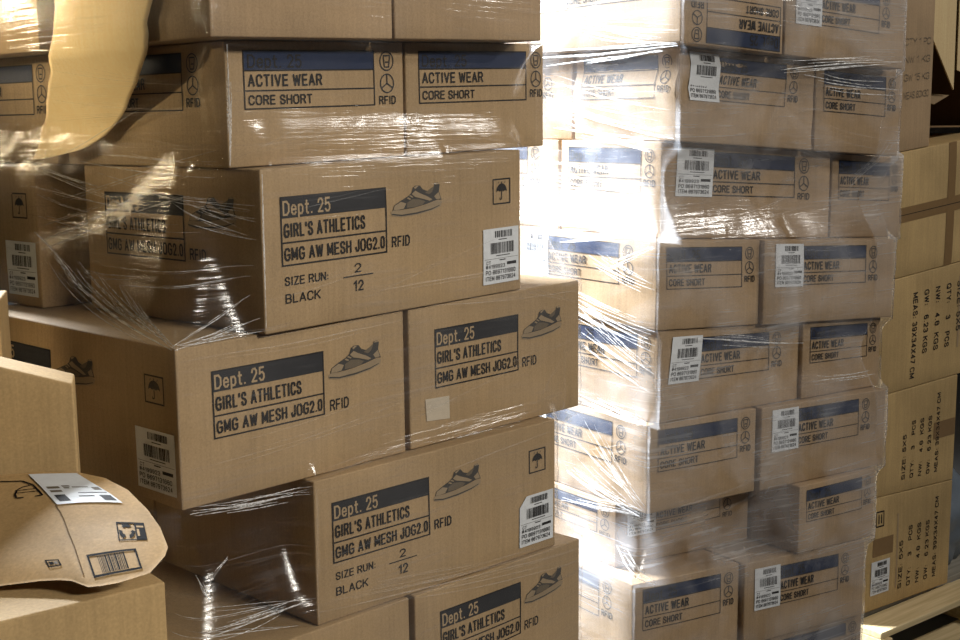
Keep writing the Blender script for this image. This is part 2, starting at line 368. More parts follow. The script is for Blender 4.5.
def active_long(c, face, seed, label=True, skew=0, vs=0):
    asp = (c.w if face == 'front' else c.d) / c.h
    if label: c.put('shipping_label', ship_label(.075, .045 + vs, .275, .555 + vs, seed, skew=skew), face, base=.0022)
    c.put('printed_panel', active_panel(.262, .765, asp, .07 + vs), face); c.put('rfid_mark', rfid_mark(.785, .862, asp, .08 + vs), face)
def active_short(c, face, flip=False):
    asp = (c.w if face == 'front' else c.d) / c.h
    c.put('printed_panel', active_panel(.085, .815, asp), face, flip=flip); c.put('rfid_mark', rfid_mark(.84, .945, asp), face, flip=flip)

SHOE = [
 ('grey3', [(0, .17), (.03, .06), (.2, 0), (.5, .02), (.8, .10), (.97, .2), (1, .36), (.93, .42), (.7, .32), (.45, .24), (.2, .21), (.05, .25)], 0),
 ('grey1', [(.02, .1), (.2, .03), (.5, .05), (.78, .13), (.94, .23), (.95, .26), (.78, .17), (.5, .10), (.2, .075), (.03, .14)], 1),
 ('grey1', [(.04, .24), (.07, .4), (.2, .53), (.33, .64), (.4, .74), (.43, .9), (.48, .96), (.57, .95), (.62, .82), (.72, .74), (.82, .78), (.86, .97), (.93, 1), (.96, .92), (.94, .7), (.99, .42), (.92, .44), (.7, .34), (.45, .26), (.2, .23)], 1),
 ('grey3', [(.05, .25), (.07, .38), (.19, .49), (.29, .42), (.24, .26), (.14, .24)], 2),
 ('grey2', [(.30, .28), (.31, .44), (.42, .54), (.56, .50), (.66, .42), (.60, .32), (.45, .28)], 2),
 ('grey3', [(.40, .70), (.46, .60), (.60, .52), (.74, .43), (.80, .46), (.70, .58), (.56, .70), (.47, .80)], 3),
 ('grey3', [(.84, .56), (.93, .68), (.97, .46), (.88, .45)], 2),
 ('grey2', [(.66, .70), (.72, .73), (.82, .77), (.85, .90), (.80, .70), (.74, .64)], 2),
 ('grey3', [(.86, .93), (.88, .98), (.93, .99), (.95, .94)], 2),
 ('grey3', [(.30, .58), (.36, .52), (.385, .545), (.33, .61)], 3),
 ('grey3', [(.34, .65), (.41, .58), (.43, .60), (.37, .675)], 4),
 ('grey3', [(.445, .9), (.49, .95), (.54, .94), (.47, .85)], 3),
 ('grey3', [(.44, .24), (.7, .32), (.92, .425), (.92, .40), (.7, .285), (.45, .205)], 2),
]
def shoe(u0, v0, u1, v1):
    p = Print()
    for k, pts, l in SHOE: p.poly([(u0 + x * (u1 - u0), v1 + y * (v0 - v1)) for x, y in pts], k, l)
    return p
def umbrella(u0, v0, u1, v1, asp):
    p = Print(); t = .004; W, H = u1 - u0, v1 - v0; p.frame(u0, v0, u1, v1, t, t * asp, 'ink')
    cx = (u0 + u1) / 2; cy = v0 + H * .52; ru = W * .30; rv = ru * asp
    pts = [(cx + ru * math.cos(R(a)), cy - rv * math.sin(R(a))) for a in range(0, 181, 15)]
    for i in range(1, 12):
        s = -1 + 2 * i / 12; pts.append((cx + ru * s, cy - rv * .16 * abs(math.sin(math.pi * (s + 1) * 1.5))))
    p.poly(pts, 'ink', 1)
    p.line((cx, cy - rv * 1.2), (cx, cy + H * .28), ru * .14, asp, 'ink')
    p.line((cx, cy + H * .28), (cx - ru * .3, cy + H * .30), ru * .14, asp, 'ink'); p.line((cx - ru * .3, cy + H * .30), (cx - ru * .32, cy + H * .22), ru * .12, asp, 'ink')
    for i in (-1, 0, 1): p.line((cx + ru * i * .6 - ru * .1, v0 + H * .2), (cx + ru * i * .6 + ru * .1, v0 + H * .12), ru * .1, asp, 'grey2')
    return p
def girls_panel(u0, u1, asp, v0=.175):
    p = Print(asp); H = .425; b = v0 + H * .31; l = v0 + H * .65; v1 = v0 + H; W = u1 - u0; t = .0042 * W / .36; tv = t * asp
    p.rect(u0, v0, u1, b, 'ink_grey', 0)
    p.frame(u0, v0, u1, v1, t, tv, 'ink'); p.rect(u0, l, u1, l + tv, 'ink', 1)
    p.text('Dept. 25', u0 + W * .02, v0 + H * .06, u0 + W * .45, b - H * .035, 'knock', 2, .008)
    p.text("GIRL'S ATHLETICS", u0 + W * .025, b + H * .075, u0 + W * .78, l - H * .06, 'ink', 2, .018)
    p.text('GMG AW MESH JOG2.0', u0 + W * .025, l + H * .085, u0 + W * .975, v1 - H * .075, 'ink', 2, .018)
    return p
def put_lines(c, face, groups):
    for g in groups: c.put('lettering', words(g), face)
def words(items):
    p = Print()
    for it in items:
        if it[0] == '-': p.rect(*it[1:], 'ink', 1)
        else: p.text(*it, 'ink', 1, .02)
    return p
def girls_long(c, face, seed, cut=False):
    asp = (c.w if face == 'front' else c.d) / c.h
    c.put('printed_panel', girls_panel(.058, .425, asp), face); c.put('shoe_picture', shoe(.44, .175, .645, .38), face)
    put_lines(c, face, [[('RFID', .443, .50, .513, .572)], [('SIZE RUN:', .066, .665, .21, .72)], [('BLACK', .066, .77, .182, .83)], [('2', .303, .64, .326, .70), ('-', .262, .716, .37, .724), ('12', .298, .75, .334, .82)]])
    c.put('umbrella_symbol', umbrella(.868, .19, .949, .37, asp), face); c.put('shipping_label', ship_label(.82, .535, .985, .925, seed, cut), face, base=.0022)
def girls_short(c, face):
    asp = (c.w if face == 'front' else c.d) / c.h
    c.put('printed_panel', girls_panel(.13, .602, asp), face); c.put('shoe_picture', shoe(.62, .17, .88, .385), face)
    c.put('lettering', words([('RFID', .627, .51, .715, .585)]), face)

# ------------------------------------------------------------------ stack layout
EPS = .0016
class Stack:
    def __init__(s, ref, zb, sl):
        s.X, s.Y, s.A = ref; s.z = [v + HC for v in zb]; s.s = sl; s.foot = {}
    def bound(s, i, eps=0):
        z, k = s.z[i], s.s[i]
        return lambda x, y: z + k * ((x - s.X) * math.cos(s.A) + (y - s.Y) * math.sin(s.A)) + eps
    def box(s, lay, name, label, group, x, y, yaw, w, d, **kw):
        c = boxed(name, label, 'box', group, x=x + .003 * math.cos(yaw), y=y + .003 * math.sin(yaw), yaw=yaw, w=w - .006, d=d, zb=s.bound(lay + 1, EPS), zt=s.bound(lay, 0), **kw)
        pts = [c.at(0, 0, .5), c.at(c.w, 0, .5), c.at(c.w, d, .5), c.at(0, d, .5)]
        s.foot.setdefault(lay, []).extend([(p.x, p.y) for p in pts])
        return c
# boundaries: index i = top of layer i
LS = Stack((-.45, 2.65, R(49.5)), [.38, .1597, -.062, -.3577, -.6463, -.9317, -1.2217, -1.5117], [.0335, .0335, .0274, .0102, -.0037, -.0232, 0, 0])
RS = Stack((.45, 3.75, R(31)), [.39, .1601, -.0658, -.2982, -.5188, -.7362, -.9607, -1.1473, -1.3756, -1.5973, -1.8217], [-.05, -.0545, -.064, -.0573, -.0608, -.0265, -.0197, -.0555, -.0475, -.0349, 0])
GL, GR, GH = 'cartons wrapped on the nearer pallet', 'activewear cartons wrapped on the far pallet', 'cartons hidden low or deep in the wrapped loads'
HID = 'brown carton hidden low or deep inside a wrapped pallet load'
def behind(x, y, yaw, depth, shift=0):
    return x - depth * math.sin(yaw) + shift * math.cos(yaw), y + depth * math.cos(yaw) + shift * math.sin(yaw)
K, KG = 'kraft', 'kraft_grey'

# --- nearer (left) load -------------------------------------------------------
c = LS.box(0, 'carton', 'topmost carton at the near corner, on the nearest CORE SHORT carton', GL, -.4386, 2.0979, .8179, .4136, .50, seed=1); c.body(KG)
c = LS.box(0, 'carton', 'topmost carton of the nearer load set further along its front, bottom edge showing', GL, -.1557, 2.3974, .8179, .4278, .50, seed=2); c.body(KG)
x, y = behind(-.4386, 2.0979, .8179, .51, -.03)
c = LS.box(0, 'carton', 'topmost carton behind the bright yellow light patch, cut by the top edge', GL, x, y, .8179, .45, .5, seed=3); c.body(K)
c = LS.box(1, 'activewear_carton', 'activewear carton at the near corner, complete CORE SHORT print and RFID marks, beside the yellow light patch', GL, -.4353, 2.1934, .8257, .4297, .54, seed=4); c.body(K); active_short(c, 'front'); active_long(c, 'side', 3, False)
c = LS.box(1, 'activewear_carton', 'second activewear carton of the nearer load, beside the one at its near corner', GL, -.1437, 2.5149, .8257, .4296, .54, seed=5); c.body(K); 
asp = c.w / c.h; c.put('printed_panel', active_panel(.08, .858, asp)); c.put('rfid_mark', rfid_mark(.885, .985, asp))
x, y = behind(-.4353, 2.1934, .8257, .555, -.015)
c = LS.box(1, 'activewear_carton', 'activewear carton on the shaded side, behind and beyond the bright yellow light patch', GL, x, y, .8257, .42, .42, seed=6); c.body(K); active_short(c, 'side')
x, y = behind(-.1437, 2.5149, .8257, .56, 0)
c = LS.box(1, 'carton', HID, GH, x, y, .8257, .42, .45); c.body(K)
c = LS.box(2, 'shoe_carton', 'shoe carton with SIZE RUN print and square white label, upper of the two so printed', GL, -.378, 2.1668, .8534, .7141, .55, seed=7); c.body(K); girls_long(c, 'front', 11); girls_short(c, 'side')
x, y = behind(-.378, 2.1668, .8534, .625, -.065)
c = LS.box(2, 'shoe_carton', 'shaded shoe carton jutting out at the side, umbrella mark above its white label', GL, x, y, .8534, .55, .70, seed=8); c.body(K); girls_long(c, 'side', 12)
c = LS.box(3, 'shoe_carton', 'shoe carton at the jutting near corner, its dark side wearing a white label', GL, -.5108, 2.0558, .8192, .5303, .72, seed=9); c.body(K); girls_short(c, 'front'); girls_long(c, 'side', 13)
c = LS.box(3, 'shoe_carton', 'shoe carton with a small pale sticker under its GIRL\'S ATHLETICS print', GL, -.1439, 2.4544, .8191, .5473, .58, seed=10); c.body(K); girls_short(c, 'front')
p = Print(); p.poly([(.076, .66), (.203, .672), (.205, .838), (.083, .82)], 'pale_square'); c.put('pale_patch', p, base=.0014, label='small pale square patch')
c = LS.box(4, 'shoe_carton', 'shoe carton with SIZE RUN print and corner-cut white label, above the lowest shoe carton', GL, -.3115, 2.2355, .8017, .6886, .55, seed=11); c.body(K); girls_long(c, 'front', 14, True)
x, y = behind(-.3115, 2.2355, .8017, .56, 0)
c = LS.box(4, 'carton', HID, GH, x, y, .8017, .65, .55); c.body(K)
c = LS.box(5, 'shoe_carton', 'lowest shoe carton in view, its print cut by the bottom edge of the photo', GL, -.138, 2.3999, .8118, .53, .58, seed=12); c.body(K); girls_short(c, 'front')
c = LS.box(5, 'shoe_carton', 'shoe carton whose film-covered top corner shows beneath the overhanging cartons', GL, -.51, 2.012, .8118, .53, .72, seed=13); c.body(K)
for lay in (6,):
    c = LS.box(lay, 'carton', HID, GH, -.46, 2.06, .8118, .69, .55); c.body(K)
    c = LS.box(lay, 'carton', HID, GH, *behind(-.46, 2.06, .8118, .56), .8118, .69, .55); c.body(K)
# --- far (right) load -----------------------------------------------------------
def rbox(lay, label, x, y, yaw, w, d, **kw):
    c = RS.box(lay, 'activewear_carton', label, GR, x, y, yaw, w, d, **kw); c.body(KG); return c
def rback(lay, x, y, yaw, d0, w, d, face):
    c = RS.box(lay, 'activewear_carton', {'x': 0} and label_side[lay], GR, *behind(x, y, yaw, d0), yaw, w, d); c.body(KG)
    (active_short if face == 's' else active_long)(c, 'side', *(() if face == 's' else (lay, False))); return c
label_side = ['bright side carton deeper in the far load, at the top edge', 'bright side carton deeper in the far load, second row from top', 'bright side carton deeper in the far load, third row, RFID mark by the nearer load',
  'bright side carton deeper in the far load, fourth row', 'bright side carton deeper in the far load, fifth row', 'bright side carton deeper in the far load, sixth row', 'bright side carton deeper in the far load, seventh row', 'bright side carton deeper in the far load, eighth row', '']
Y0 = .636
c = rbox(0, 'activewear carton printed upside down, at the top of the far load', .4627, 2.9286, .6361, .3573, .55, seed=21); 
asp = c.w / c.h; c.put('printed_panel', active_panel(.03, .77, asp, .02), flip=True); c.put('rfid_mark', rfid_mark(.80, .915, asp, .02), flip=True); active_long(c, 'side', 31)
c = rbox(0, 'topmost activewear carton with white label, right beside the upside-down print', .752, 3.142, .6361, .487, .5, seed=22); active_long(c, 'front', 32, vs=.1)
c = rbox(1, 'dented activewear carton with wavy corner, white label left of its CORE SHORT print, under the upside-down one', .4676, 2.9989, .633, .5, .37, seed=23, crush=.011); active_long(c, 'front', 33, skew=-.02); active_short(c, 'side'); c.root['label'] = 'dented activewear carton with wavy corner, white-labelled, under the upside-down print'
c = rbox(1, 'activewear carton under bright film glare, below the topmost white-labelled one', .873, 3.299, .633, .364, .5, seed=24); active_short(c, 'front')
c = rbox(2, 'clearest activewear carton, jutting forward, white label beside ACTIVE WEAR, third row down', .4368, 3.0262, .641, .6434, .37, seed=25); active_long(c, 'front', 34, skew=.012); active_short(c, 'side')
c = rbox(2, 'activewear carton half hidden behind the jutting white-labelled carton', .9605, 3.4345, .641, .32, .5, seed=26); active_short(c, 'front')
c = rbox(3, 'short activewear carton without label directly under the jutting labelled carton', .4202, 2.9692, .6418, .3722, .55, seed=27, crush=.003); active_short(c, 'front'); active_long(c, 'side', 35)
c = rbox(3, 'white-labelled activewear carton next to the unlabelled one, fourth row down', .7241, 3.1811, .6418, .5533, .37, seed=28); active_long(c, 'front', 36)
c = rbox(4, 'long activewear carton, white label at its corner and film glare over its print, fifth row', .4275, 2.9814, .6627, .5451, .37, seed=29); active_long(c, 'front', 37, skew=.03, vs=.03); active_short(c, 'side')
c = rbox(4, 'short activewear carton set back beside the glare-covered long one, above folded film', .8615, 3.3075, .6627, .356, .5, seed=30); active_short(c, 'front')
c = rbox(5, 'short activewear carton with deep blue band, at the bright corner, sixth row', .4038, 2.9754, .6055, .3845, .55, seed=31); active_short(c, 'front'); active_long(c, 'side', 38)
c = rbox(5, 'white-labelled activewear carton hanging over the lower rows, sixth row', .7303, 3.1922, .6054, .5123, .37, seed=32); active_long(c, 'front', 39)
c = rbox(6, 'recessed activewear carton veiled by folded film, shaded under the overhanging sixth row', .338, 3.070, .63, .50, .37, seed=33); active_long(c, 'front', 42); active_short(c, 'side')
c = rbox(6, 'short activewear carton next to the recessed film-veiled one', .8475, 3.2405, .6483, .338, .5, seed=34); active_short(c, 'front')
c = rbox(7, 'short activewear carton at the lowest bright corner, eighth row', .3675, 2.9485, .5881, .3714, .55, seed=35); active_short(c, 'front'); active_long(c, 'side', 40, False)
c = rbox(7, 'lowest white-labelled activewear carton of the far load', .6855, 3.1462, .5881, .4817, .37, seed=36); active_long(c, 'front', 41, vs=.04)
c = rbox(8, 'bottom carton under the lowest short one, mostly below the photo', .375, 2.955, .5881, .47, .5, seed=37)
c = rbox(8, 'bottom activewear carton, only its blue band peeking up at the lower edge', .775, 3.222, .5881, .38, .5, seed=38); active_short(c, 'front')
for lay, (x, y, yw, d0, face) in enumerate([(.4627, 2.9286, .6361, .56, 's'), (.4676, 2.9989, .633, .38, 'l'), (.4368, 3.0262, .641, .38, 'l'), (.4202, 2.9692, .6418, .56, 's'), (.4275, 2.9814, .6627, .38, 'l'),
        (.4038, 2.9754, .6055, .56, 's'), (.338, 3.070, .63, .38, 's'), (.3675, 2.9485, .5881, .56, 's')]):
    rback(lay, x, y, yw, d0, .45, .37 if face == 's' else .55, face)

# ------------------------------------------------------------------ stretch wrap
def hull(pts):
    pts = sorted(set(pts)); 
    def half(ps):
        h = []
        for p in ps:
            while len(h) >= 2 and (h[-1][0] - h[-2][0]) * (p[1] - h[-2][1]) - (h[-1][1] - h[-2][1]) * (p[0] - h[-2][0]) <= 0: h.pop()
            h.append(p)
        return h
    a, b = half(pts), half(pts[::-1]); return a[:-1] + b[:-1]
def ray_hull(H, c, th):
    dx, dy = math.cos(th), math.sin(th); best = None
    for i in range(len(H)):
        (x1, y1), (x2, y2) = H[i], H[(i + 1) % len(H)]
        ex, ey = x2 - x1, y2 - y1; den = dx * ey - dy * ex
        if abs(den) < 1e-12: continue
        t = ((x1 - c[0]) * ey - (y1 - c[1]) * ex) / den; u = ((x1 - c[0]) * dy - (y1 - c[1]) * dx) / den
        if t > 0 and -1e-9 <= u <= 1 + 1e-9: best = t if best is None else max(best, t)
    return best
class Wrap:
    """film pulled round a load: follows each layer's outline and bridges between the ones that jut out"""
    def __init__(s, st, centre, layers, z0, z1, off=.013, slope=.62, seed=0, nth=840, dz=.012):
        s.c = centre; s.st = st; s.off = off; s.z0 = z0; s.z1 = z1; s.nth = nth
        nz = int((z1 - z0) / dz) + 1; s.nz = nz
        th = np.arange(nth) * 2 * math.pi / nth; z = np.linspace(z0, z1, nz)[:, None]
        hard = np.zeros((nz, nth)); soft = np.zeros((nz, nth))
        for l in layers:
            H = hull(st.foot[l]); rr = np.array([ray_hull(H, centre, t) for t in th])
            x, y = centre[0] + rr * np.cos(th), centre[1] + rr * np.sin(th)
            def bz(i): return st.z[i] + st.s[i] * ((x - st.X) * math.cos(st.A) + (y - st.Y) * math.sin(st.A))
            d = np.maximum(0, np.maximum(z - bz(l)[None, :], bz(l + 1)[None, :] - z))
            soft = np.maximum(soft, rr[None, :] - slope * d); hard = np.maximum(hard, np.where(d < .012, rr[None, :], 0))
        floor_ = hard + off * .55; r = soft + off
        for k in range(26):
            q = r.copy()
            for sh in (1, 2): q += np.roll(r, sh, 1) + np.roll(r, -sh, 1)
            up = np.vstack([r[1:], r[-1:]]); dn = np.vstack([r[:1], r[:-1]]); q = (q + up + dn) / 7
            r = np.maximum(q, floor_)
        s.g = r; s.seed = seed
    def r(s, th, z):
        a = (th % (2 * math.pi)) / (2 * math.pi) * s.nth; b = min(max((z - s.z0) / (s.z1 - s.z0), 0), 1) * (s.nz - 1)
        i = int(a) % s.nth; j = min(int(b), s.nz - 2); fa, fb = a - int(a), b - j; i2 = (i + 1) % s.nth; g = s.g
        v = (g[j, i] * (1 - fa) + g[j, i2] * fa) * (1 - fb) + (g[j + 1, i] * (1 - fa) + g[j + 1, i2] * fa) * fb
        return v + .0025 * noise.noise(Vector((th * 5, z * 9, s.seed))) + .0022 * noise.noise(Vector((th * 3, z * 40, s.seed + 3)))
    def pt(s, th, z, off=0):
        r = s.r(th, z) + off; return Vector((s.c[0] + r * math.cos(th), s.c[1] + r * math.sin(th), z))
    def build(s, name, label, mat):
        z0, z1 = s.z0, s.z1
        root = empty(name, (s.c[0], s.c[1], z0), label, 'plastic wrap')
        n = s.nth; nz = s.nz; V = []; UV = []; F = []
        for k in range(nz):
            z = z0 + (z1 - z0) * k / (nz - 1)
            for i in range(n): t = 2 * math.pi * i / n; V.append(s.pt(t, z)); UV.append((t * .85, z))
        for k in range(nz - 1):
            for i in range(n - 1): a = k * n + i; F.append((a, a + 1, a + n + 1, a + n))
            a = k * n + n - 1; F.append((a, k * n, k * n + n, a + n))
        link_mesh('film', V, F, [mat], root, smooth=True, uvs=UV, origin=(s.c[0], s.c[1], z0))
        s.root = root; s.o = (s.c[0], s.c[1], z0); return root
    def creases(s, lines, mat='crease'):
        V = []; F = []; UV = []
        for (t0, z0, t1, z1, w) in lines:
            sag = random.uniform(-.006, .002)
            n = 22; base = len(V); u0 = random.random() * 50
            for i in range(n + 1):
                q = i / n; t = t0 + (t1 - t0) * q; z = z0 + (z1 - z0) * q + sag * math.sin(math.pi * q)
                p = s.pt(t, z, .0035); r = Vector((math.cos(t), math.sin(t), 0))
                d = (Vector((-math.sin(t), math.cos(t), 0)) * (t1 - t0) * .8 + Vector((0, 0, z1 - z0))); d.normalize()
                sd = r.cross(d).normalized(); hw = w * (.25 + .75 * math.sin(math.pi * min(1, .08 + q * .84))) * (.7 + .6 * noise.noise(Vector((u0, q * 7, 1))))
                V += [p - sd * hw, p + r * hw * .9, p + sd * hw]; UV += [(u0 + q * 4, u0), (u0 + q * 4, u0 + .3), (u0 + q * 4, u0 + .6)]
            for i in range(n):
                a = base + 3 * i; F += [(a, a + 3, a + 4, a + 1), (a + 1, a + 4, a + 5, a + 2)]
        o = link_mesh('gathered_creases', V, F, [mat], s.root, smooth=True, uvs=UV, origin=s.o)
        o['kind'] = 'stuff'; return o
random.seed(5)
LW = Wrap(LS, (-.52, 2.80), list(range(0, 7)), .245, 2.11, seed=1)
LW.build('stretch_wrap', 'clear stretch wrap around the nearer load of shoe cartons', 'film_warm')
RW = Wrap(RS, (.55, 3.45), list(range(0, 9)), .16, 2.11, seed=7)
RW.build('stretch_wrap', 'clear glaring stretch wrap around the far load of activewear cartons', 'film_cool')
#CREASES: many ribbons are white highlights and glints on the film, modelled as strips
LW.creases([(-2.465, 1.545, -1.561, 1.383, 0.00336), (-2.304, 1.518, -1.622, 1.402, 0.00128), (-2.063, 1.499, -1.679, 1.424, 0.00268), (-2.079, 1.491, -1.643, 1.41, 0.0014), (-2.071, 1.486, -1.637, 1.405, 0.00219), (-2.101, 1.503, -1.619, 1.407, 0.00122), (-2.268, 1.506, -1.61, 1.392, 0.00226), (-2.305, 1.51, -1.594, 1.389, 0.00259), (-2.292, 1.492, -1.629, 1.384, 0.00096), (-2.233, 1.493, -1.729, 1.419, 0.00052), (-2.19, 1.477, -1.695, 1.401, 0.00049), (-2.09, 1.466, -1.642, 1.387, 0.00074), (-1.953, 1.492, -1.562, 1.391, 0.00208), (-1.841, 1.457, -1.653, 1.41, 0.00163), (-1.855, 1.462, -1.591, 1.397, 0.00151), (-1.896, 1.48, -1.651, 1.422, 0.00165), (-1.78, 1.471, -1.61, 1.413, 0.001), (-1.797, 1.454, -1.657, 1.42, 0.00077), (-1.786, 1.471, -1.554, 1.385, 0.00192), (-1.687, 1.447, -1.552, 1.387, 0.00153), (-1.768, 1.472, -1.576, 1.397, 0.00084), (-1.715, 1.454, -1.605, 1.41, 0.00142), (-1.679, 1.445, -1.556, 1.39, 0.00107), (-1.717, 1.451, -1.578, 1.396, 0.00121), (-2.51, 1.683, -2.03, 1.64, 0.0012), (-2.431, 1.677, -2.074, 1.644, 0.00058), (-2.419, 1.668, -2.102, 1.645, 0.00064), (-2.513, 1.676, -1.705, 1.592, 0.0008), (-2.313, 1.664, -1.795, 1.602, 0.00051), (-2.305, 1.654, -1.873, 1.608, 0.00055), (-2.486, 1.636, -1.945, 1.604, 0.00096), (-2.354, 1.635, -1.95, 1.607, 0.00053), (-2.426, 1.631, -2.066, 1.61, 0.0005), (-2.466, 1.623, -2.08, 1.589, 0.0008), (-2.411, 1.62, -2.112, 1.592, 0.00048), (-2.448, 1.577, -1.784, 1.546, 0.0008), (-2.393, 1.578, -1.823, 1.549, 0.00035), (-2.438, 1.524, -1.554, 1.664, 0.00096), (-2.394, 1.526, -1.704, 1.632, 0.0007), (-2.136, 1.57, -1.75, 1.627, 0.00062), (-2.383, 1.512, -1.551, 1.629, 0.00096), (-2.314, 1.523, -1.738, 1.597, 0.00042), (-2.3, 1.611, -1.459, 1.709, 0.0008), (-2.223, 1.612, -1.598, 1.682, 0.00051), (-2.408, 1.56, -1.84, 1.626, 0.00064), (-2.385, 1.566, -1.97, 1.612, 0.0003), (-2.18, 1.687, -1.472, 1.661, 0.00096), (-2.042, 1.684, -1.564, 1.667, 0.0004), (-2.033, 1.665, -1.375, 1.606, 0.0008), (-1.756, 1.638, -1.379, 1.603, 0.00062), (-1.963, 1.652, -1.414, 1.605, 0.00052), (-1.785, 1.636, -1.362, 1.614, 0.00096), (-1.707, 1.636, -1.448, 1.62, 0.00059), (-1.613, 1.634, -1.469, 1.624, 0.00064), (-1.631, 1.625, -1.378, 1.561, 0.00096), (-1.543, 1.597, -1.412, 1.568, 0.00066), (-1.589, 1.626, -1.4, 1.573, 0.00051), (-1.569, 1.603, -1.433, 1.571, 0.00071), (-1.549, 1.614, -1.361, 1.586, 0.00112), (-1.527, 1.605, -1.412, 1.59, 0.0008), (-1.492, 1.612, -1.363, 1.592, 0.00081), (-1.532, 1.58, -1.363, 1.555, 0.00096), (-1.482, 1.569, -1.418, 1.561, 0.00045), (-1.507, 1.575, -1.392, 1.558, 0.00034), (-1.554, 1.383, -1.36, 1.419, 0.00176), (-1.55, 1.39, -1.436, 1.41, 0.00129), (-1.529, 1.395, -1.415, 1.411, 0.00089), (-1.519, 1.387, -1.41, 1.408, 0.00088), (-1.561, 1.388, -1.384, 1.459, 0.0008), (-1.523, 1.403, -1.429, 1.441, 0.00034), (-1.532, 1.404, -1.401, 1.453, 0.00057), (-1.537, 1.396, -1.429, 1.439, 0.00053), (-1.544, 1.389, -1.356, 1.396, 0.0012), (-1.518, 1.387, -1.413, 1.391, 0.0008), (-1.522, 1.393, -1.4, 1.397, 0.00093), (-1.928, 1.499, -1.37, 1.511, 0.00072), (-1.695, 1.501, -1.478, 1.507, 0.00029), (-2.007, 1.482, -1.7, 1.489, 0.00096), (-1.896, 1.48, -1.717, 1.486, 0.00065), (-1.992, 1.481, -1.736, 1.488, 0.0004), (-1.994, 1.476, -1.783, 1.485, 0.00072), (-2.011, 1.488, -1.715, 1.49, 0.0007), (-1.786, 1.471, -1.382, 1.492, 0.0008), (-1.607, 1.481, -1.433, 1.485, 0.00029), (-1.68, 1.475, -1.417, 1.489, 0.00055), (-2.303, 1.568, -1.517, 1.568, 0.00064), (-2.188, 1.581, -1.578, 1.581, 0.00029), (-2.053, 1.7, -1.449, 1.683, 0.00088), (-1.985, 1.699, -1.557, 1.688, 0.00058), (-1.818, 1.687, -1.557, 1.685, 0.00041), (-1.853, 1.702, -1.466, 1.689, 0.00041), (-2.333, 1.694, -1.76, 1.781, 0.00072), (-1.416, 1.884, -1.425, 1.682, 0.00256), (-1.416, 1.848, -1.423, 1.746, 0.00166), (-1.412, 1.824, -1.423, 1.689, 0.00198), (-1.417, 1.832, -1.424, 1.7, 0.00167), (-1.422, 1.83, -1.427, 1.736, 0.002), (-1.341, 1.668, -1.345, 1.401, 0.00176), (-1.342, 1.658, -1.345, 1.449, 0.00118), (-1.344, 1.616, -1.345, 1.479, 0.00112), (-1.54, 1.097, -1.226, 1.08, 0.00208), (-1.533, 1.091, -1.324, 1.074, 0.00133), (-1.463, 1.08, -1.294, 1.068, 0.00141), (-1.51, 1.099, -1.346, 1.082, 0.00162), (-1.492, 1.102, -1.342, 1.082, 0.00134), (-1.537, 1.103, -1.337, 1.084, 0.00128), (-1.522, 1.107, -1.23, 1.084, 0.00125), (-1.455, 1.094, -1.219, 1.095, 0.00128), (-1.41, 1.085, -1.236, 1.089, 0.00056), (-1.451, 1.102, -1.234, 1.095, 0.00046), (-1.439, 1.081, -1.227, 1.091, 0.00072), (-1.396, 1.099, -1.254, 1.096, 0.00089), (-1.596, 0.912, -1.222, 0.881, 0.00112), (-1.524, 0.921, -1.307, 0.888, 0.00081), (-1.499, 0.911, -1.343, 0.889, 0.00063), (-1.583, 0.908, -1.322, 0.884, 0.00043), (-1.547, 0.971, -1.512, 0.928, 0.00176), (-1.53, 0.959, -1.51, 0.933, 0.0014), (-1.537, 0.957, -1.518, 0.935, 0.00137), (-1.502, 0.973, -1.47, 0.991, 0.00144), (-1.492, 0.972, -1.47, 0.987, 0.00115), (-1.53, 0.875, -1.232, 0.878, 0.00224), (-1.452, 0.884, -1.334, 0.878, 0.00151), (-1.489, 0.884, -1.278, 0.877, 0.00154), (-1.497, 0.884, -1.316, 0.881, 0.00154), (-1.525, 0.882, -1.321, 0.879, 0.00086), (-1.47, 0.888, -1.274, 0.887, 0.00177), (-1.493, 0.866, -1.333, 0.871, 0.00125), (-1.605, 0.885, -1.276, 0.842, 0.00104), (-1.562, 0.889, -1.297, 0.845, 0.00058), (-1.515, 0.878, -1.37, 0.856, 0.00074), (-0.166, 1.496, 0.061, 1.389, 0.0016), (-0.053, 1.472, 0.057, 1.388, 0.00127), (-0.051, 1.488, 0.021, 1.427, 0.0008)], 'crease')
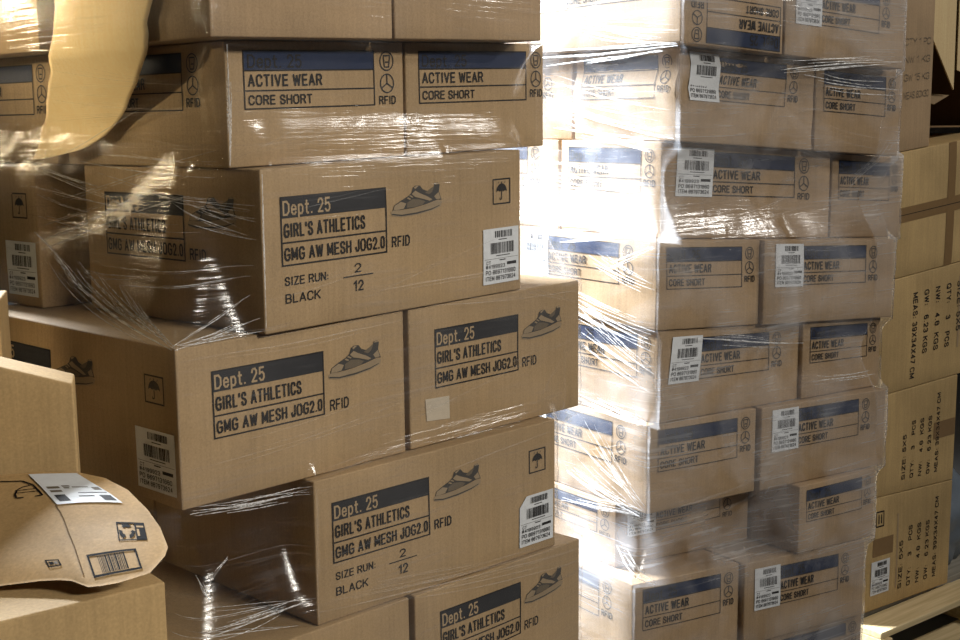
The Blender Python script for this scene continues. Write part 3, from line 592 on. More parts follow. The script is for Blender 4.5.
LW.creases([(-2.205, 1.858, -1.453, 1.817, 0.00072), (-1.964, 1.859, -1.489, 1.825, 0.00037), (-2.069, 1.857, -1.549, 1.825, 0.00041), (-2.106, 1.832, -1.494, 1.814, 0.00048), (-2.319, 1.804, -1.459, 1.781, 0.00072), (-2.118, 1.793, -1.55, 1.78, 0.00054), (-2.243, 1.816, -1.496, 1.793, 0.00042), (-2.015, 1.8, -1.611, 1.787, 0.00032), (-2.443, 1.762, -1.468, 1.774, 0.00072), (-2.324, 1.77, -1.522, 1.779, 0.00035), (-2.253, 1.756, -1.493, 1.769, 0.00034), (-2.423, 1.773, -1.565, 1.777, 0.00031), (-2.365, 1.723, -1.517, 1.709, 0.00072), (-2.075, 1.724, -1.696, 1.718, 0.00041), (-2.186, 1.717, -1.547, 1.708, 0.00043), (-2.094, 1.72, -1.542, 1.71, 0.00049), (-1.852, 1.736, -1.447, 1.706, 0.0008), (-1.768, 1.735, -1.473, 1.71, 0.00031), (-1.802, 1.725, -1.515, 1.708, 0.00052), (-1.778, 1.743, -1.501, 1.718, 0.00036), (-1.55, 1.373, -1.553, 1.111, 0.00096), (-1.553, 1.314, -1.554, 1.193, 0.0004), (-1.207, 1.091, -1.215, 0.84, 0.00112), (-1.213, 1.039, -1.214, 0.877, 0.00062), (-1.204, 1.075, -1.207, 0.92, 0.00077), (-1.41, 1.709, -0.731, 1.774, 0.00064), (-1.349, 1.706, -0.96, 1.75, 0.00048), (-1.419, 1.692, -1.081, 1.796, 0.00056), (-1.329, 1.598, -0.887, 1.632, 0.00064), (-1.239, 1.619, -1.012, 1.63, 0.00034), (-1.233, 1.605, -1.009, 1.622, 0.00026), (-0.806, 1.683, -0.03, 1.688, 0.00064), (-0.773, 1.696, -0.186, 1.7, 0.00028), (-1.332, 1.45, -0.923, 1.494, 0.00064), (-1.248, 1.465, -0.958, 1.494, 0.00039), (-1.296, 1.473, -1.066, 1.492, 0.00039), (-1.014, 1.427, -0.216, 1.526, 0.00056), (-0.825, 1.463, -0.5, 1.5, 0.00042), (-0.922, 1.44, -0.186, 1.443, 0.00096), (-0.79, 1.444, -0.296, 1.446, 0.00076), (-0.849, 1.435, -0.224, 1.439, 0.0006), (-1.545, 1.362, -0.818, 1.375, 0.0008), (-1.421, 1.386, -0.952, 1.388, 0.00047), (-1.516, 1.365, -0.993, 1.374, 0.00046), (-1.474, 1.358, -0.976, 1.366, 0.0006), (-1.549, 1.39, -1.244, 1.403, 0.00096), (-1.494, 1.387, -1.362, 1.396, 0.00044), (-1.506, 1.4, -1.255, 1.407, 0.00071), (-1.536, 1.174, -0.822, 1.212, 0.0008), (-1.4, 1.207, -0.977, 1.227, 0.00054), (-1.479, 1.165, -0.882, 1.194, 0.00059), (-1.412, 1.188, -1.004, 1.205, 0.0003), (-1.255, 1.104, -0.819, 1.133, 0.00088), (-1.241, 1.116, -0.912, 1.135, 0.00052), (-1.178, 1.117, -0.945, 1.128, 0.00061), (-0.774, 1.171, 0.018, 1.263, 0.00064), (-0.52, 1.216, -0.054, 1.263, 0.00033), (-0.593, 1.187, -0.163, 1.235, 0.00028), (-0.667, 1.395, 0.053, 1.374, 0.00096), (-0.542, 1.404, -0.111, 1.385, 0.00041), (-0.621, 1.398, -0.152, 1.382, 0.00041), (-0.65, 1.395, -0.153, 1.382, 0.00051), (-0.188, 1.395, 0.061, 1.345, 0.0008), (-0.14, 1.396, 0.009, 1.359, 0.00063), (-0.137, 1.147, 0.065, 1.28, 0.0008), (-0.104, 1.174, -0.002, 1.245, 0.0004), (-1.208, 0.953, -0.774, 0.966, 0.00072), (-1.13, 0.981, -0.914, 0.983, 0.0004), (-1.16, 0.935, -0.899, 0.955, 0.00052), (-1.173, 0.871, -0.131, 0.813, 0.00096), (-1.148, 0.874, -0.24, 0.827, 0.00059), (-1.169, 0.886, -0.464, 0.841, 0.00035), (-0.969, 0.875, -0.166, 0.822, 0.00076), (-1.216, 0.855, -0.044, 0.786, 0.00128), (-0.873, 0.828, -0.066, 0.785, 0.00062), (-0.862, 0.834, -0.412, 0.812, 0.00094), (-1.09, 0.862, -0.307, 0.817, 0.00098), (-0.953, 0.852, -0.147, 0.806, 0.00077), (-0.886, 0.823, -0.046, 0.757, 0.00112), (-0.765, 0.82, -0.252, 0.783, 0.00063), (-0.84, 0.828, -0.121, 0.773, 0.00075), (-0.624, 1.056, -0.116, 1.08, 0.00072), (-0.596, 1.058, -0.165, 1.079, 0.0004), (-1.631, 0.988, -1.228, 0.978, 0.00072), (-1.564, 0.988, -1.278, 0.964, 0.00032), (-1.496, 1.006, -1.33, 0.979, 0.00028), (-1.524, 0.945, -1.478, 0.985, 0.0016), (-1.522, 0.956, -1.488, 0.98, 0.0006), (-0.182, 1.674, 0.037, 1.692, 0.0008), (-0.177, 1.674, 0.019, 1.686, 0.00057)], 'crease_soft')
RW.creases([(-2.917, 1.812, -1.76, 1.711, 0.00408), (-2.889, 1.816, -1.906, 1.734, 0.00267), (-2.532, 1.771, -1.969, 1.733, 0.00282), (-2.675, 1.785, -1.803, 1.712, 0.00194), (-2.898, 1.82, -1.844, 1.73, 0.00309), (-2.585, 1.787, -1.776, 1.714, 0.00253), (-2.914, 1.778, -1.897, 1.68, 0.00326), (-2.846, 1.771, -2.128, 1.706, 0.0026), (-2.751, 1.762, -2.075, 1.7, 0.00232), (-2.529, 1.744, -2.136, 1.708, 0.00191), (-2.572, 1.749, -1.936, 1.687, 0.00204), (-2.667, 1.768, -2.007, 1.701, 0.00155), (-2.837, 1.919, -1.744, 1.923, 0.00435), (-2.814, 1.898, -1.818, 1.913, 0.00253), (-2.39, 1.901, -1.825, 1.916, 0.00333), (-2.636, 1.936, -1.783, 1.929, 0.00205), (-2.399, 1.898, -1.912, 1.911, 0.00208), (-2.699, 1.938, -1.749, 1.927, 0.00197), (-2.781, 1.934, -1.856, 1.933, 0.00316), (-2.451, 1.914, -2.011, 1.919, 0.00341), (-2.423, 1.979, -1.753, 1.929, 0.00245), (-2.27, 1.979, -1.874, 1.946, 0.00091), (-2.138, 1.971, -1.896, 1.952, 0.00105), (-2.233, 1.949, -1.811, 1.93, 0.00092), (-2.376, 1.967, -1.894, 1.935, 0.00182), (-2.133, 1.978, -1.825, 1.945, 0.00097), (-2.133, 1.965, -1.873, 1.942, 0.00102), (-2.811, 1.739, -1.837, 1.709, 0.00272), (-2.444, 1.734, -2.076, 1.72, 0.0021), (-2.426, 1.708, -2.029, 1.707, 0.00212), (-2.53, 1.731, -2.006, 1.716, 0.00137), (-2.502, 1.72, -1.939, 1.708, 0.00161), (-2.599, 1.735, -1.873, 1.711, 0.00168), (-2.479, 1.712, -2.052, 1.701, 0.00198), (-2.871, 1.863, -1.783, 1.779, 0.00136), (-2.75, 1.874, -2.038, 1.821, 0.00073), (-2.877, 1.831, -2.088, 1.782, 0.00096), (-2.62, 1.804, -1.923, 1.763, 0.00053), (-2.688, 1.846, -2.023, 1.8, 0.00067), (-2.715, 1.851, -1.966, 1.797, 0.00084), (-2.492, 1.798, -1.832, 1.753, 0.00065), (-2.751, 2.013, -1.745, 1.958, 0.00122), (-2.686, 2.028, -1.853, 1.979, 0.00062), (-2.625, 1.996, -1.753, 1.953, 0.00069), (-2.357, 1.992, -1.748, 1.957, 0.00067), (-2.717, 2.002, -1.876, 1.96, 0.00086), (-2.353, 2.027, -1.88, 1.999, 0.00063), (-2.49, 2.022, -1.767, 1.97, 0.00091), (-3.012, 1.534, -1.839, 1.491, 0.00218), (-2.885, 1.536, -1.975, 1.501, 0.00113), (-2.592, 1.512, -1.951, 1.494, 0.00098), (-2.737, 1.53, -2.1, 1.504, 0.00108), (-3.009, 1.545, -1.963, 1.507, 0.00128), (-2.612, 1.508, -1.882, 1.483, 0.00119), (-2.952, 1.522, -1.869, 1.488, 0.00123), (-2.867, 1.508, -2.08, 1.486, 0.00135), (-3.048, 1.613, -1.861, 1.578, 0.00122), (-2.872, 1.654, -2.176, 1.626, 0.00053), (-2.874, 1.63, -2.002, 1.594, 0.00077), (-2.867, 1.592, -2.164, 1.574, 0.00081), (-2.832, 1.647, -1.917, 1.617, 0.00046), (-2.808, 1.653, -2.02, 1.624, 0.00088), (-2.863, 1.624, -1.978, 1.596, 0.00054), (-2.579, 1.447, -1.84, 1.493, 0.00177), (-2.387, 1.469, -2.044, 1.488, 0.00104), (-2.55, 1.447, -1.989, 1.481, 0.0013), (-2.49, 1.451, -1.842, 1.492, 0.00104), (-2.492, 1.46, -1.858, 1.494, 0.00104), (-2.467, 1.45, -1.879, 1.487, 0.0013), (-2.341, 1.508, -1.844, 1.49, 0.00299), (-2.335, 1.521, -1.917, 1.499, 0.00131), (-2.284, 1.491, -1.87, 1.477, 0.00121), (-2.246, 1.488, -1.951, 1.489, 0.0011), (-2.257, 1.506, -1.862, 1.491, 0.00112), (-2.258, 1.51, -1.955, 1.497, 0.0014), (-2.262, 1.498, -1.966, 1.493, 0.00164), (-2.208, 1.383, -1.841, 1.456, 0.0015), (-2.111, 1.409, -1.929, 1.442, 0.00093), (-2.106, 1.412, -1.909, 1.447, 0.00093), (-2.133, 1.391, -1.937, 1.43, 0.0011), (-2.119, 1.399, -1.917, 1.438, 0.00099), (-2.095, 1.412, -1.845, 1.459, 0.00119), (-2.297, 1.422, -1.838, 1.355, 0.00163), (-2.132, 1.421, -1.906, 1.383, 0.001), (-2.161, 1.429, -1.844, 1.369, 0.00097), (-2.237, 1.394, -1.914, 1.356, 0.00118), (-2.253, 1.435, -1.857, 1.37, 0.00079), (-2.156, 1.382, -1.915, 1.348, 0.00119), (-2.259, 1.403, -1.978, 1.37, 0.00111), (-2.19, 1.418, -1.887, 1.368, 0.00108), (-2.91, 1.362, -1.836, 1.254, 0.0019), (-2.855, 1.363, -1.949, 1.272, 0.00129), (-2.716, 1.359, -2.053, 1.289, 0.00116), (-2.861, 1.376, -1.966, 1.278, 0.0011), (-2.844, 1.372, -1.942, 1.282, 0.00141), (-2.74, 1.345, -2.106, 1.287, 0.00094), (-2.889, 1.34, -1.857, 1.246, 0.00104), (-2.773, 1.328, -1.837, 1.218, 0.00204), (-2.733, 1.302, -1.949, 1.223, 0.0009), (-2.373, 1.299, -1.873, 1.234, 0.00154), (-2.467, 1.315, -1.885, 1.234, 0.00113), (-2.682, 1.296, -1.896, 1.221, 0.00133), (-2.556, 1.316, -1.976, 1.249, 0.0014), (-2.504, 1.3, -1.972, 1.239, 0.00095), (-2.58, 1.296, -1.843, 1.202, 0.00218), (-2.461, 1.28, -2.039, 1.232, 0.00139), (-2.324, 1.281, -1.922, 1.229, 0.00159), (-2.478, 1.275, -2.047, 1.227, 0.00149), (-2.548, 1.273, -2.035, 1.213, 0.00149), (-2.35, 1.271, -2.013, 1.23, 0.00142), (-2.534, 1.287, -2.021, 1.227, 0.00163), (-2.361, 1.279, -1.842, 1.148, 0.00218), (-2.304, 1.289, -1.859, 1.165, 0.00121), (-2.269, 1.236, -1.972, 1.17, 0.00076), (-2.194, 1.253, -1.962, 1.187, 0.00127), (-2.142, 1.239, -1.968, 1.192, 0.00114), (-2.29, 1.249, -1.895, 1.159, 0.00098), (-2.185, 1.243, -1.936, 1.178, 0.00117), (-2.379, 1.221, -1.922, 1.147, 0.00204), (-2.264, 1.21, -1.978, 1.161, 0.00098), (-2.346, 1.233, -2.006, 1.167, 0.00124), (-2.228, 1.206, -1.969, 1.161, 0.00139), (-2.301, 1.209, -2.017, 1.164, 0.00144), (-2.36, 1.218, -1.932, 1.149, 0.00129), (-2.373, 1.187, -1.862, 1.102, 0.00163), (-2.143, 1.168, -1.975, 1.132, 0.00131), (-2.242, 1.184, -1.928, 1.122, 0.00125), (-2.364, 1.19, -1.936, 1.118, 0.00109), (-2.208, 1.148, -2.018, 1.121, 0.00079), (-2.306, 1.179, -1.962, 1.122, 0.00103), (-2.395, 1.058, -1.847, 1.02, 0.00299), (-2.398, 1.045, -1.854, 1.018, 0.00116), (-2.279, 1.044, -1.877, 1.023, 0.0019), (-2.227, 1.059, -1.903, 1.04, 0.00106), (-2.226, 1.06, -1.851, 1.028, 0.002), (-2.305, 1.051, -1.92, 1.03, 0.00109), (-2.22, 1.053, -1.949, 1.036, 0.00139), (-2.36, 1.037, -1.909, 1.02, 0.0019), (-2.229, 1.028, -1.915, 1.018, 0.00084), (-2.346, 1.04, -2.005, 1.026, 0.00119), (-2.322, 1.041, -2.026, 1.027, 0.0011), (-2.197, 1.035, -1.961, 1.025, 0.00104), (-2.22, 1.04, -1.936, 1.026, 0.00129), (-2.331, 0.995, -1.874, 0.805, 0.00163), (-2.243, 0.991, -1.955, 0.866, 0.00104), (-2.346, 0.978, -1.915, 0.815, 0.00085), (-2.248, 0.965, -1.976, 0.857, 0.00105), (-2.187, 0.924, -2, 0.849, 0.00116), (-2.175, 0.919, -2.006, 0.854, 0.00123), (-2.161, 0.97, -1.865, 0.815, 0.0012), (-2.422, 0.934, -1.902, 0.827, 0.0019), (-2.378, 0.932, -2.009, 0.859, 0.00103), (-2.293, 0.928, -1.905, 0.834, 0.00068), (-2.424, 0.895, -2.04, 0.824, 0.00091), (-2.169, 0.924, -1.994, 0.863, 0.00147), (-2.186, 0.916, -1.984, 0.858, 0.00085), (-2.304, 0.91, -1.99, 0.848, 0.00092), (-2.267, 0.879, -1.966, 0.819, 0.00073), (-2.499, 0.847, -1.904, 0.789, 0.00218), (-2.429, 0.86, -1.889, 0.806, 0.00166), (-2.476, 0.841, -1.997, 0.8, 0.00165), (-2.403, 0.854, -1.906, 0.796, 0.00167), (-2.311, 0.844, -2.038, 0.817, 0.00115), (-2.317, 0.842, -1.962, 0.801, 0.00088), (-2.501, 0.842, -1.926, 0.79, 0.00093), (-2.452, 0.854, -2.005, 0.81, 0.00116), (-2.546, 0.761, -1.904, 0.789, 0.00245), (-2.409, 0.778, -1.938, 0.794, 0.0017), (-2.513, 0.763, -2.056, 0.782, 0.00138), (-2.405, 0.773, -1.928, 0.791, 0.00126), (-2.54, 0.769, -1.981, 0.789, 0.0014), (-2.419, 0.769, -1.952, 0.787, 0.00194), (-2.303, 0.793, -2.044, 0.8, 0.00114), (-2.387, 0.791, -1.919, 0.81, 0.00182), (-0.081, 1.586, 0.032, 1.699, 0.00153), (-0.065, 1.586, 0.068, 1.712, 0.00136), (-0.07, 1.572, 0.103, 1.727, 0.00167), (-0.073, 1.605, 0.004, 1.678, 0.00131), (-0.085, 1.545, 0.038, 1.685, 0.00143), (-0.999, 1.875, -0.068, 1.904, 0.00259), (-0.771, 1.892, -0.169, 1.906, 0.00191), (-0.855, 1.877, -0.301, 1.893, 0.00133), (-0.852, 1.876, -0.318, 1.892, 0.00109), (-0.704, 1.905, -0.172, 1.908, 0.00174), (-0.961, 1.868, -0.123, 1.898, 0.00207), (-0.921, 1.897, -0.265, 1.914, 0.00186), (-0.931, 1.872, -0.203, 1.894, 0.00097), (-0.454, 1.83, 0.04, 1.817, 0.00187), (-0.755, 1.865, -0.171, 1.84, 0.00169), (-0.585, 1.87, -0.12, 1.852, 0.00164), (-0.498, 1.839, -0.183, 1.833, 0.00123), (-0.588, 1.853, 0.088, 1.832, 0.00182), (-1.656, 1.228, -0.499, 1.168, 0.00216), (-1.483, 1.222, -0.924, 1.192, 0.00101), (-1.419, 1.198, -0.734, 1.167, 0.00113), (-1.615, 1.224, -0.561, 1.17, 0.00149), (-1.417, 1.226, -0.983, 1.2, 0.00123), (-0.316, 1.057, 0.03, 1.045, 0.00255), (-0.345, 1.071, 0.007, 1.058, 0.00143), (-0.211, 1.064, -0.002, 1.057, 0.0018), (-0.211, 1.049, -0.004, 1.043, 0.00174), (-2.044, 0.698, -1.823, 0.617, 0.00326), (-1.992, 0.675, -1.868, 0.639, 0.00137), (-2.026, 0.693, -1.841, 0.628, 0.00199), (-1.984, 0.685, -1.877, 0.649, 0.00215), (-1.961, 0.694, -1.818, 0.622, 0.00255), (-1.959, 0.677, -1.857, 0.634, 0.00214), (-1.974, 0.698, -1.841, 0.637, 0.00211), (-1.989, 0.671, -1.841, 0.622, 0.00218), (-1.961, 0.677, -1.888, 0.654, 0.00258)], 'crease')
RW.creases([(-2.363, 0.912, -1.879, 0.986, 0.00122), (-2.305, 0.964, -2.014, 0.996, 0.00068), (-2.183, 0.913, -1.873, 0.969, 0.00091), (-2.343, 0.91, -1.891, 0.982, 0.00048), (-2.28, 0.891, -1.918, 0.972, 0.00054), (-2.341, 0.894, -1.933, 0.957, 0.00055), (-2.195, 0.915, -1.921, 0.963, 0.00081), (-2.255, 0.586, -1.928, 0.588, 0.00136), (-2.154, 0.618, -1.922, 0.6, 0.00084), (-2.109, 0.624, -1.961, 0.612, 0.00089), (-2.125, 0.624, -1.922, 0.621, 0.00065), (-2.206, 0.613, -1.926, 0.603, 0.00071), (-2.163, 0.585, -1.992, 0.589, 0.00094), (-2.247, 0.557, -2.04, 0.562, 0.00092), (-2.21, 0.577, -1.935, 0.583, 0.00061), (-0.195, 1.526, 0.004, 1.634, 0.00044), (-0.138, 1.511, 0.073, 1.641, 0.00052), (-0.14, 1.541, 0.054, 1.637, 0.00056), (-0.462, 1.747, 0.06, 1.692, 0.0005), (-0.422, 1.745, -0.039, 1.707, 0.00034), (-0.479, 1.735, -0.049, 1.697, 0.00054), (-0.352, 1.711, 0.024, 1.671, 0.00072), (-0.746, 1.703, -0.173, 1.631, 0.00088), (-0.593, 1.671, -0.17, 1.621, 0.00046), (-0.599, 1.698, -0.311, 1.66, 0.00054), (-0.687, 1.683, -0.294, 1.638, 0.00057), (-1.599, 1.5, -0.55, 1.557, 0.00096), (-1.488, 1.505, -0.69, 1.548, 0.00046), (-1.341, 1.496, -0.631, 1.543, 0.00042), (-1.369, 1.505, -0.682, 1.546, 0.00065), (-1.666, 1.478, -0.176, 1.535, 0.00072), (-1.457, 1.495, -0.424, 1.527, 0.0005), (-1.618, 1.457, -0.374, 1.501, 0.00046), (-1.329, 1.49, -0.681, 1.51, 0.00045), (-1.03, 1.192, -0.005, 1.164, 0.00057), (-1.026, 1.196, -0.086, 1.168, 0.00063), (-1.469, 1.219, 0.041, 1.167, 0.00048), (-1.23, 1.171, -0.093, 1.148, 0.00058), (-0.324, 1.038, 0.006, 1.021, 0.00058), (-0.395, 1.034, -0.065, 1.021, 0.0006), (-0.49, 1.026, -0.044, 1.015, 0.00038), (-1.357, 1.277, -0.068, 1.266, 0.00037), (-1.751, 1.277, -0.06, 1.251, 0.00029), (-1.327, 1.242, 0.047, 1.231, 0.00043), (-2.022, 0.696, -0.985, 0.793, 0.00112), (-1.863, 0.721, -1.269, 0.775, 0.00044), (-1.907, 0.742, -1.444, 0.789, 0.00068), (-1.778, 0.727, -1.334, 0.755, 0.00087), (-2.002, 0.715, -1.119, 0.803, 0.00079), (-1.865, 0.74, -1.423, 0.773, 0.0006), (-1.823, 0.617, -0.62, 0.637, 0.00096), (-1.558, 0.641, -1.086, 0.644, 0.00044), (-1.573, 0.604, -0.629, 0.626, 0.00064), (-1.587, 0.631, -1.036, 0.633, 0.00059), (-1.554, 0.642, -0.924, 0.632, 0.00045), (-1.769, 0.642, -0.758, 0.659, 0.00061), (-1.874, 0.794, -1.108, 0.825, 0.00112), (-1.767, 0.794, -1.325, 0.813, 0.00068), (-1.771, 0.78, -1.178, 0.814, 0.00075), (-1.74, 0.8, -1.155, 0.823, 0.00088), (-1.828, 0.795, -1.306, 0.818, 0.00051), (-1.899, 0.678, -0.702, 0.7, 0.0008), (-1.647, 0.668, -1.088, 0.681, 0.00042), (-1.71, 0.682, -1.024, 0.688, 0.00049), (-1.693, 0.695, -1.148, 0.694, 0.00035), (-1.736, 1.914, -1.74, 1.713, 0.0019), (-1.736, 1.879, -1.739, 1.741, 0.00146), (-1.746, 1.904, -1.75, 1.785, 0.00102), (-1.722, 1.902, -1.735, 1.735, 0.00099), (-1.743, 1.89, -1.746, 1.738, 0.00135), (-1.742, 1.872, -1.743, 1.763, 0.00122), (-1.825, 1.697, -1.819, 1.488, 0.0019), (-1.827, 1.641, -1.827, 1.544, 0.0015), (-1.806, 1.678, -1.815, 1.489, 0.00137), (-1.829, 1.692, -1.825, 1.514, 0.00139), (-1.82, 1.628, -1.819, 1.495, 0.00101), (-1.813, 1.641, -1.824, 1.552, 0.00077), (-1.826, 1.468, -1.831, 1.263, 0.00177), (-1.818, 1.444, -1.824, 1.303, 0.00095), (-1.844, 1.443, -1.846, 1.301, 0.00081), (-1.817, 1.408, -1.819, 1.312, 0.00127), (-1.822, 1.444, -1.825, 1.328, 0.00097), (-1.821, 1.455, -1.824, 1.319, 0.00072), (-1.813, 1.238, -1.828, 1.03, 0.00177), (-1.821, 1.2, -1.828, 1.066, 0.00077), (-1.831, 1.173, -1.831, 1.062, 0.00134), (-1.804, 1.224, -1.817, 1.057, 0.00107), (-1.805, 1.165, -1.817, 1.091, 0.00141), (-1.828, 1.183, -1.834, 1.097, 0.00094), (-1.855, 1.006, -1.874, 0.805, 0.00177), (-1.872, 0.941, -1.874, 0.872, 0.00134), (-1.851, 0.984, -1.868, 0.821, 0.00141), (-1.874, 0.946, -1.877, 0.825, 0.00117), (-1.861, 0.973, -1.872, 0.836, 0.00078), (-1.872, 0.981, -1.884, 0.867, 0.00103), (0.236, 1.638, 0.233, 1.421, 0.00096), (0.24, 1.57, 0.237, 1.491, 0.00071), (0.231, 1.619, 0.232, 1.422, 0.0004), (0.25, 1.604, 0.24, 1.431, 0.00046), (-1.623, 1.802, -0.837, 1.9, 0.00056), (-1.652, 1.831, -0.965, 1.896, 0.00033), (-1.521, 1.846, -0.929, 1.908, 0.00026), (-0.886, 1.778, -0.581, 1.951, 0.00064), (-0.828, 1.774, -0.665, 1.901, 0.00037), (-0.848, 1.826, -0.734, 1.913, 0.00033), (-0.244, 1.804, -0.073, 1.961, 0.00072), (-0.301, 1.825, -0.19, 1.929, 0.00039), (-0.219, 1.858, -0.082, 1.96, 0.00033), (-0.251, 1.837, -0.156, 1.921, 0.00032), (-1.227, 0.943, -0.114, 0.787, 0.00056), (-0.966, 0.893, -0.268, 0.808, 0.00035), (-1.231, 0.928, -0.162, 0.789, 0.00028), (-1.571, 0.885, -1.119, 0.938, 0.0008), (-1.504, 0.879, -1.279, 0.912, 0.00044), (-1.569, 0.894, -1.206, 0.933, 0.00055), (-1.886, 0.586, -1.213, 0.597, 0.00064), (-1.763, 0.604, -1.4, 0.599, 0.0003), (-1.838, 0.618, -1.268, 0.625, 0.00041), (-1.863, 0.611, -1.478, 0.606, 0.00041), (-1.549, 0.745, -0.63, 0.752, 0.00064), (-1.417, 0.743, -0.718, 0.75, 0.00034), (-1.46, 0.736, -0.773, 0.743, 0.00024)], 'crease_soft')

# ------------------------------------------------------------------ warm patch of light, modelled as a yellow sheet under the film
def light_patch_sheet():
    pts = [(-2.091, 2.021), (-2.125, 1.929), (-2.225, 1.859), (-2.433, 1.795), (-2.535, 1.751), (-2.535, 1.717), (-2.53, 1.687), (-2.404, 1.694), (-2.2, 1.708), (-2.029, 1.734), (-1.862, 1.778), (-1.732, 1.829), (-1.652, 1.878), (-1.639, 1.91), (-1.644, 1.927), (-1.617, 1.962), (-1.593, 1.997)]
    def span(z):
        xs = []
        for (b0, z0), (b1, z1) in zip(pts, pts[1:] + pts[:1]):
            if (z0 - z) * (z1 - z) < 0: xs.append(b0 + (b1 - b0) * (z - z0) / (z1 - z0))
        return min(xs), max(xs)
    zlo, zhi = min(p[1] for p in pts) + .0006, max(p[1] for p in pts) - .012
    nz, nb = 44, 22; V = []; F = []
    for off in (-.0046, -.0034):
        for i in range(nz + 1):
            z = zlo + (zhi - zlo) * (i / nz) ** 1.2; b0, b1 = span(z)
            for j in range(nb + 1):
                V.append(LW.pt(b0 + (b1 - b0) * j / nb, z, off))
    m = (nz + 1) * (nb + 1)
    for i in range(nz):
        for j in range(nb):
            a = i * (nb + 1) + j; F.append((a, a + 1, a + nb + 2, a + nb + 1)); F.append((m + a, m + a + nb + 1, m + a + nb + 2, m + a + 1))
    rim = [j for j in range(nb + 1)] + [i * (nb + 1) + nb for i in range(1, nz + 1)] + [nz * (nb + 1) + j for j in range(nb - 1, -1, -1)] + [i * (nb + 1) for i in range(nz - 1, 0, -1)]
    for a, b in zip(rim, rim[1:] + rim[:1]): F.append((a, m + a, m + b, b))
    ob = link_mesh('warm_light_patch', V, F, ['sheet'], smooth=True, origin=V[nb // 2])
    ob['label'] = 'warm yellow light patch with a curved edge, modelled as a sheet under the wrap'; ob['category'] = 'paper'
light_patch_sheet()

# ------------------------------------------------------------------ stack of cartons at the far right
MK = .8775
MS = Stack((1.628, 4.193, R(38)), [(v - 1.97) * MK for v in (2.45, 1.905, 1.44, .998, .575, .15)], [.05, .10, .079, .0328, -.0458, -.0227])
def mbox(lay, name, label, u0, w, d, **kw):
    u0, w, d = u0 * MK, w * MK, d * MK; x = 1.628 + u0 * math.cos(R(38)); y = 4.193 + u0 * math.sin(R(38))
    return MS.box(lay, name, label, 'cartons stacked beside the far wrapped load', x, y, R(38), w, d, **kw)
def meas_print(c, down, u0=.30):
    """the rotated shipping marks: SIZE, QTY, NW, GW, MEAS"""
    rows = [('SIZE: 5X5', .55), ('QTY:    3    PCS', .70), ('NW:   4.8  KGS', .70), ('GW:   6.23 KGS', .70), ('MEAS: 39X34X47 CM', .95)]
    for i, (t, L) in enumerate(rows):
        p = Print(c.w / c.h); h = .037; uu = u0 + .50 - i * .092 if down else u0 + i * .092
        if down: p.text(t, uu, .16, uu + h, .16 + L * .8, 'ink', 1, .015, rot='down')
        else: p.text(t, uu, .88 - L * .8, uu + h, .88, 'ink', 1, .015, rot='up')
        c.put('lettering', p)
c = mbox(1, 'taped_carton', 'brown carton closed with crossed tape, upper carton of the rightmost stack', -.60, .78, .5, seed=41); c.body('kraft_lightened')
p = Print(); p.rect(.0, .44, 1, .56, 'tape', 0); c.put('tape', p); p = Print(); p.rect(.59, 0, .655, 1, 'tape', 1, nv=8); c.put('tape', p)
p = Print(); p.rect(0, .497, 1, .503, 'ink', 2); c.put('flap_seam', p)
c = mbox(2, 'marked_carton', 'carton with MEAS print reading downward and arrows mark, under the tape-crossed carton', -.60, .80, .5, seed=42); c.body('kraft_lightened')
meas_print(c, True, .20)
p = Print(); p.frame(.76, .62, .82, .78, .005, .01, 'ink'); p.rect(.776, .66, .783, .74, 'ink', 1); p.rect(.797, .66, .804, .74, 'ink', 1); c.put('arrow_symbol', p)
c.put('paper_label', ship_label(.755, .14, .93, .42, 51), base=.0022)
p = Print(); p.rect(.715, .12, .73, .75, 'knock', 0); c.put('printed_strip', p)
c = mbox(3, 'marked_carton', 'carton with MEAS print reading upward and no label, middle of the rightmost stack', -.60, .60, .5, seed=43); c.body('kraft_lightened')
meas_print(c, False, .40); p = Print(); p.rect(.74, .40, .99, .56, 'tape', 0); c.put('tape', p)
c = mbox(4, 'marked_carton', 'lowest MEAS-printed carton with small white label, standing on the wooden pallet', -.64, .64, .5, seed=44); c.body('kraft_lightened')
meas_print(c, False, .445); p = Print(); p.rect(.18, .36, .38, .52, 'tape', 0); c.put('tape', p)
c.put('paper_label', ship_label(.17, .56, .35, .86, 52), base=.0022)
p = Print(); p.frame(.20, .12, .28, .26, .006, .012, 'ink'); p.rect(.225, .15, .234, .23, 'ink', 1); p.rect(.25, .15, .259, .23, 'ink', 1); c.put('arrow_symbol', p)
p = Print(); p.rect(.415, .18, .43, .86, 'knock', 0); c.put('printed_strip', p)
c = mbox(0, 'tall_carton', 'tall greyish carton with faint print, standing on the tape-crossed carton', -.60, .335, .4, seed=45); c.body(KG)
for i, t in enumerate(('CTY 1 PC', 'NW 1 KG', 'GW 15 KG', 'MEAS 60X30')):
    p = Print(); p.text(t, .45, .30 + i * .11, .93, .345 + i * .11, 'grey2', 1, .01); c.put('lettering', p)

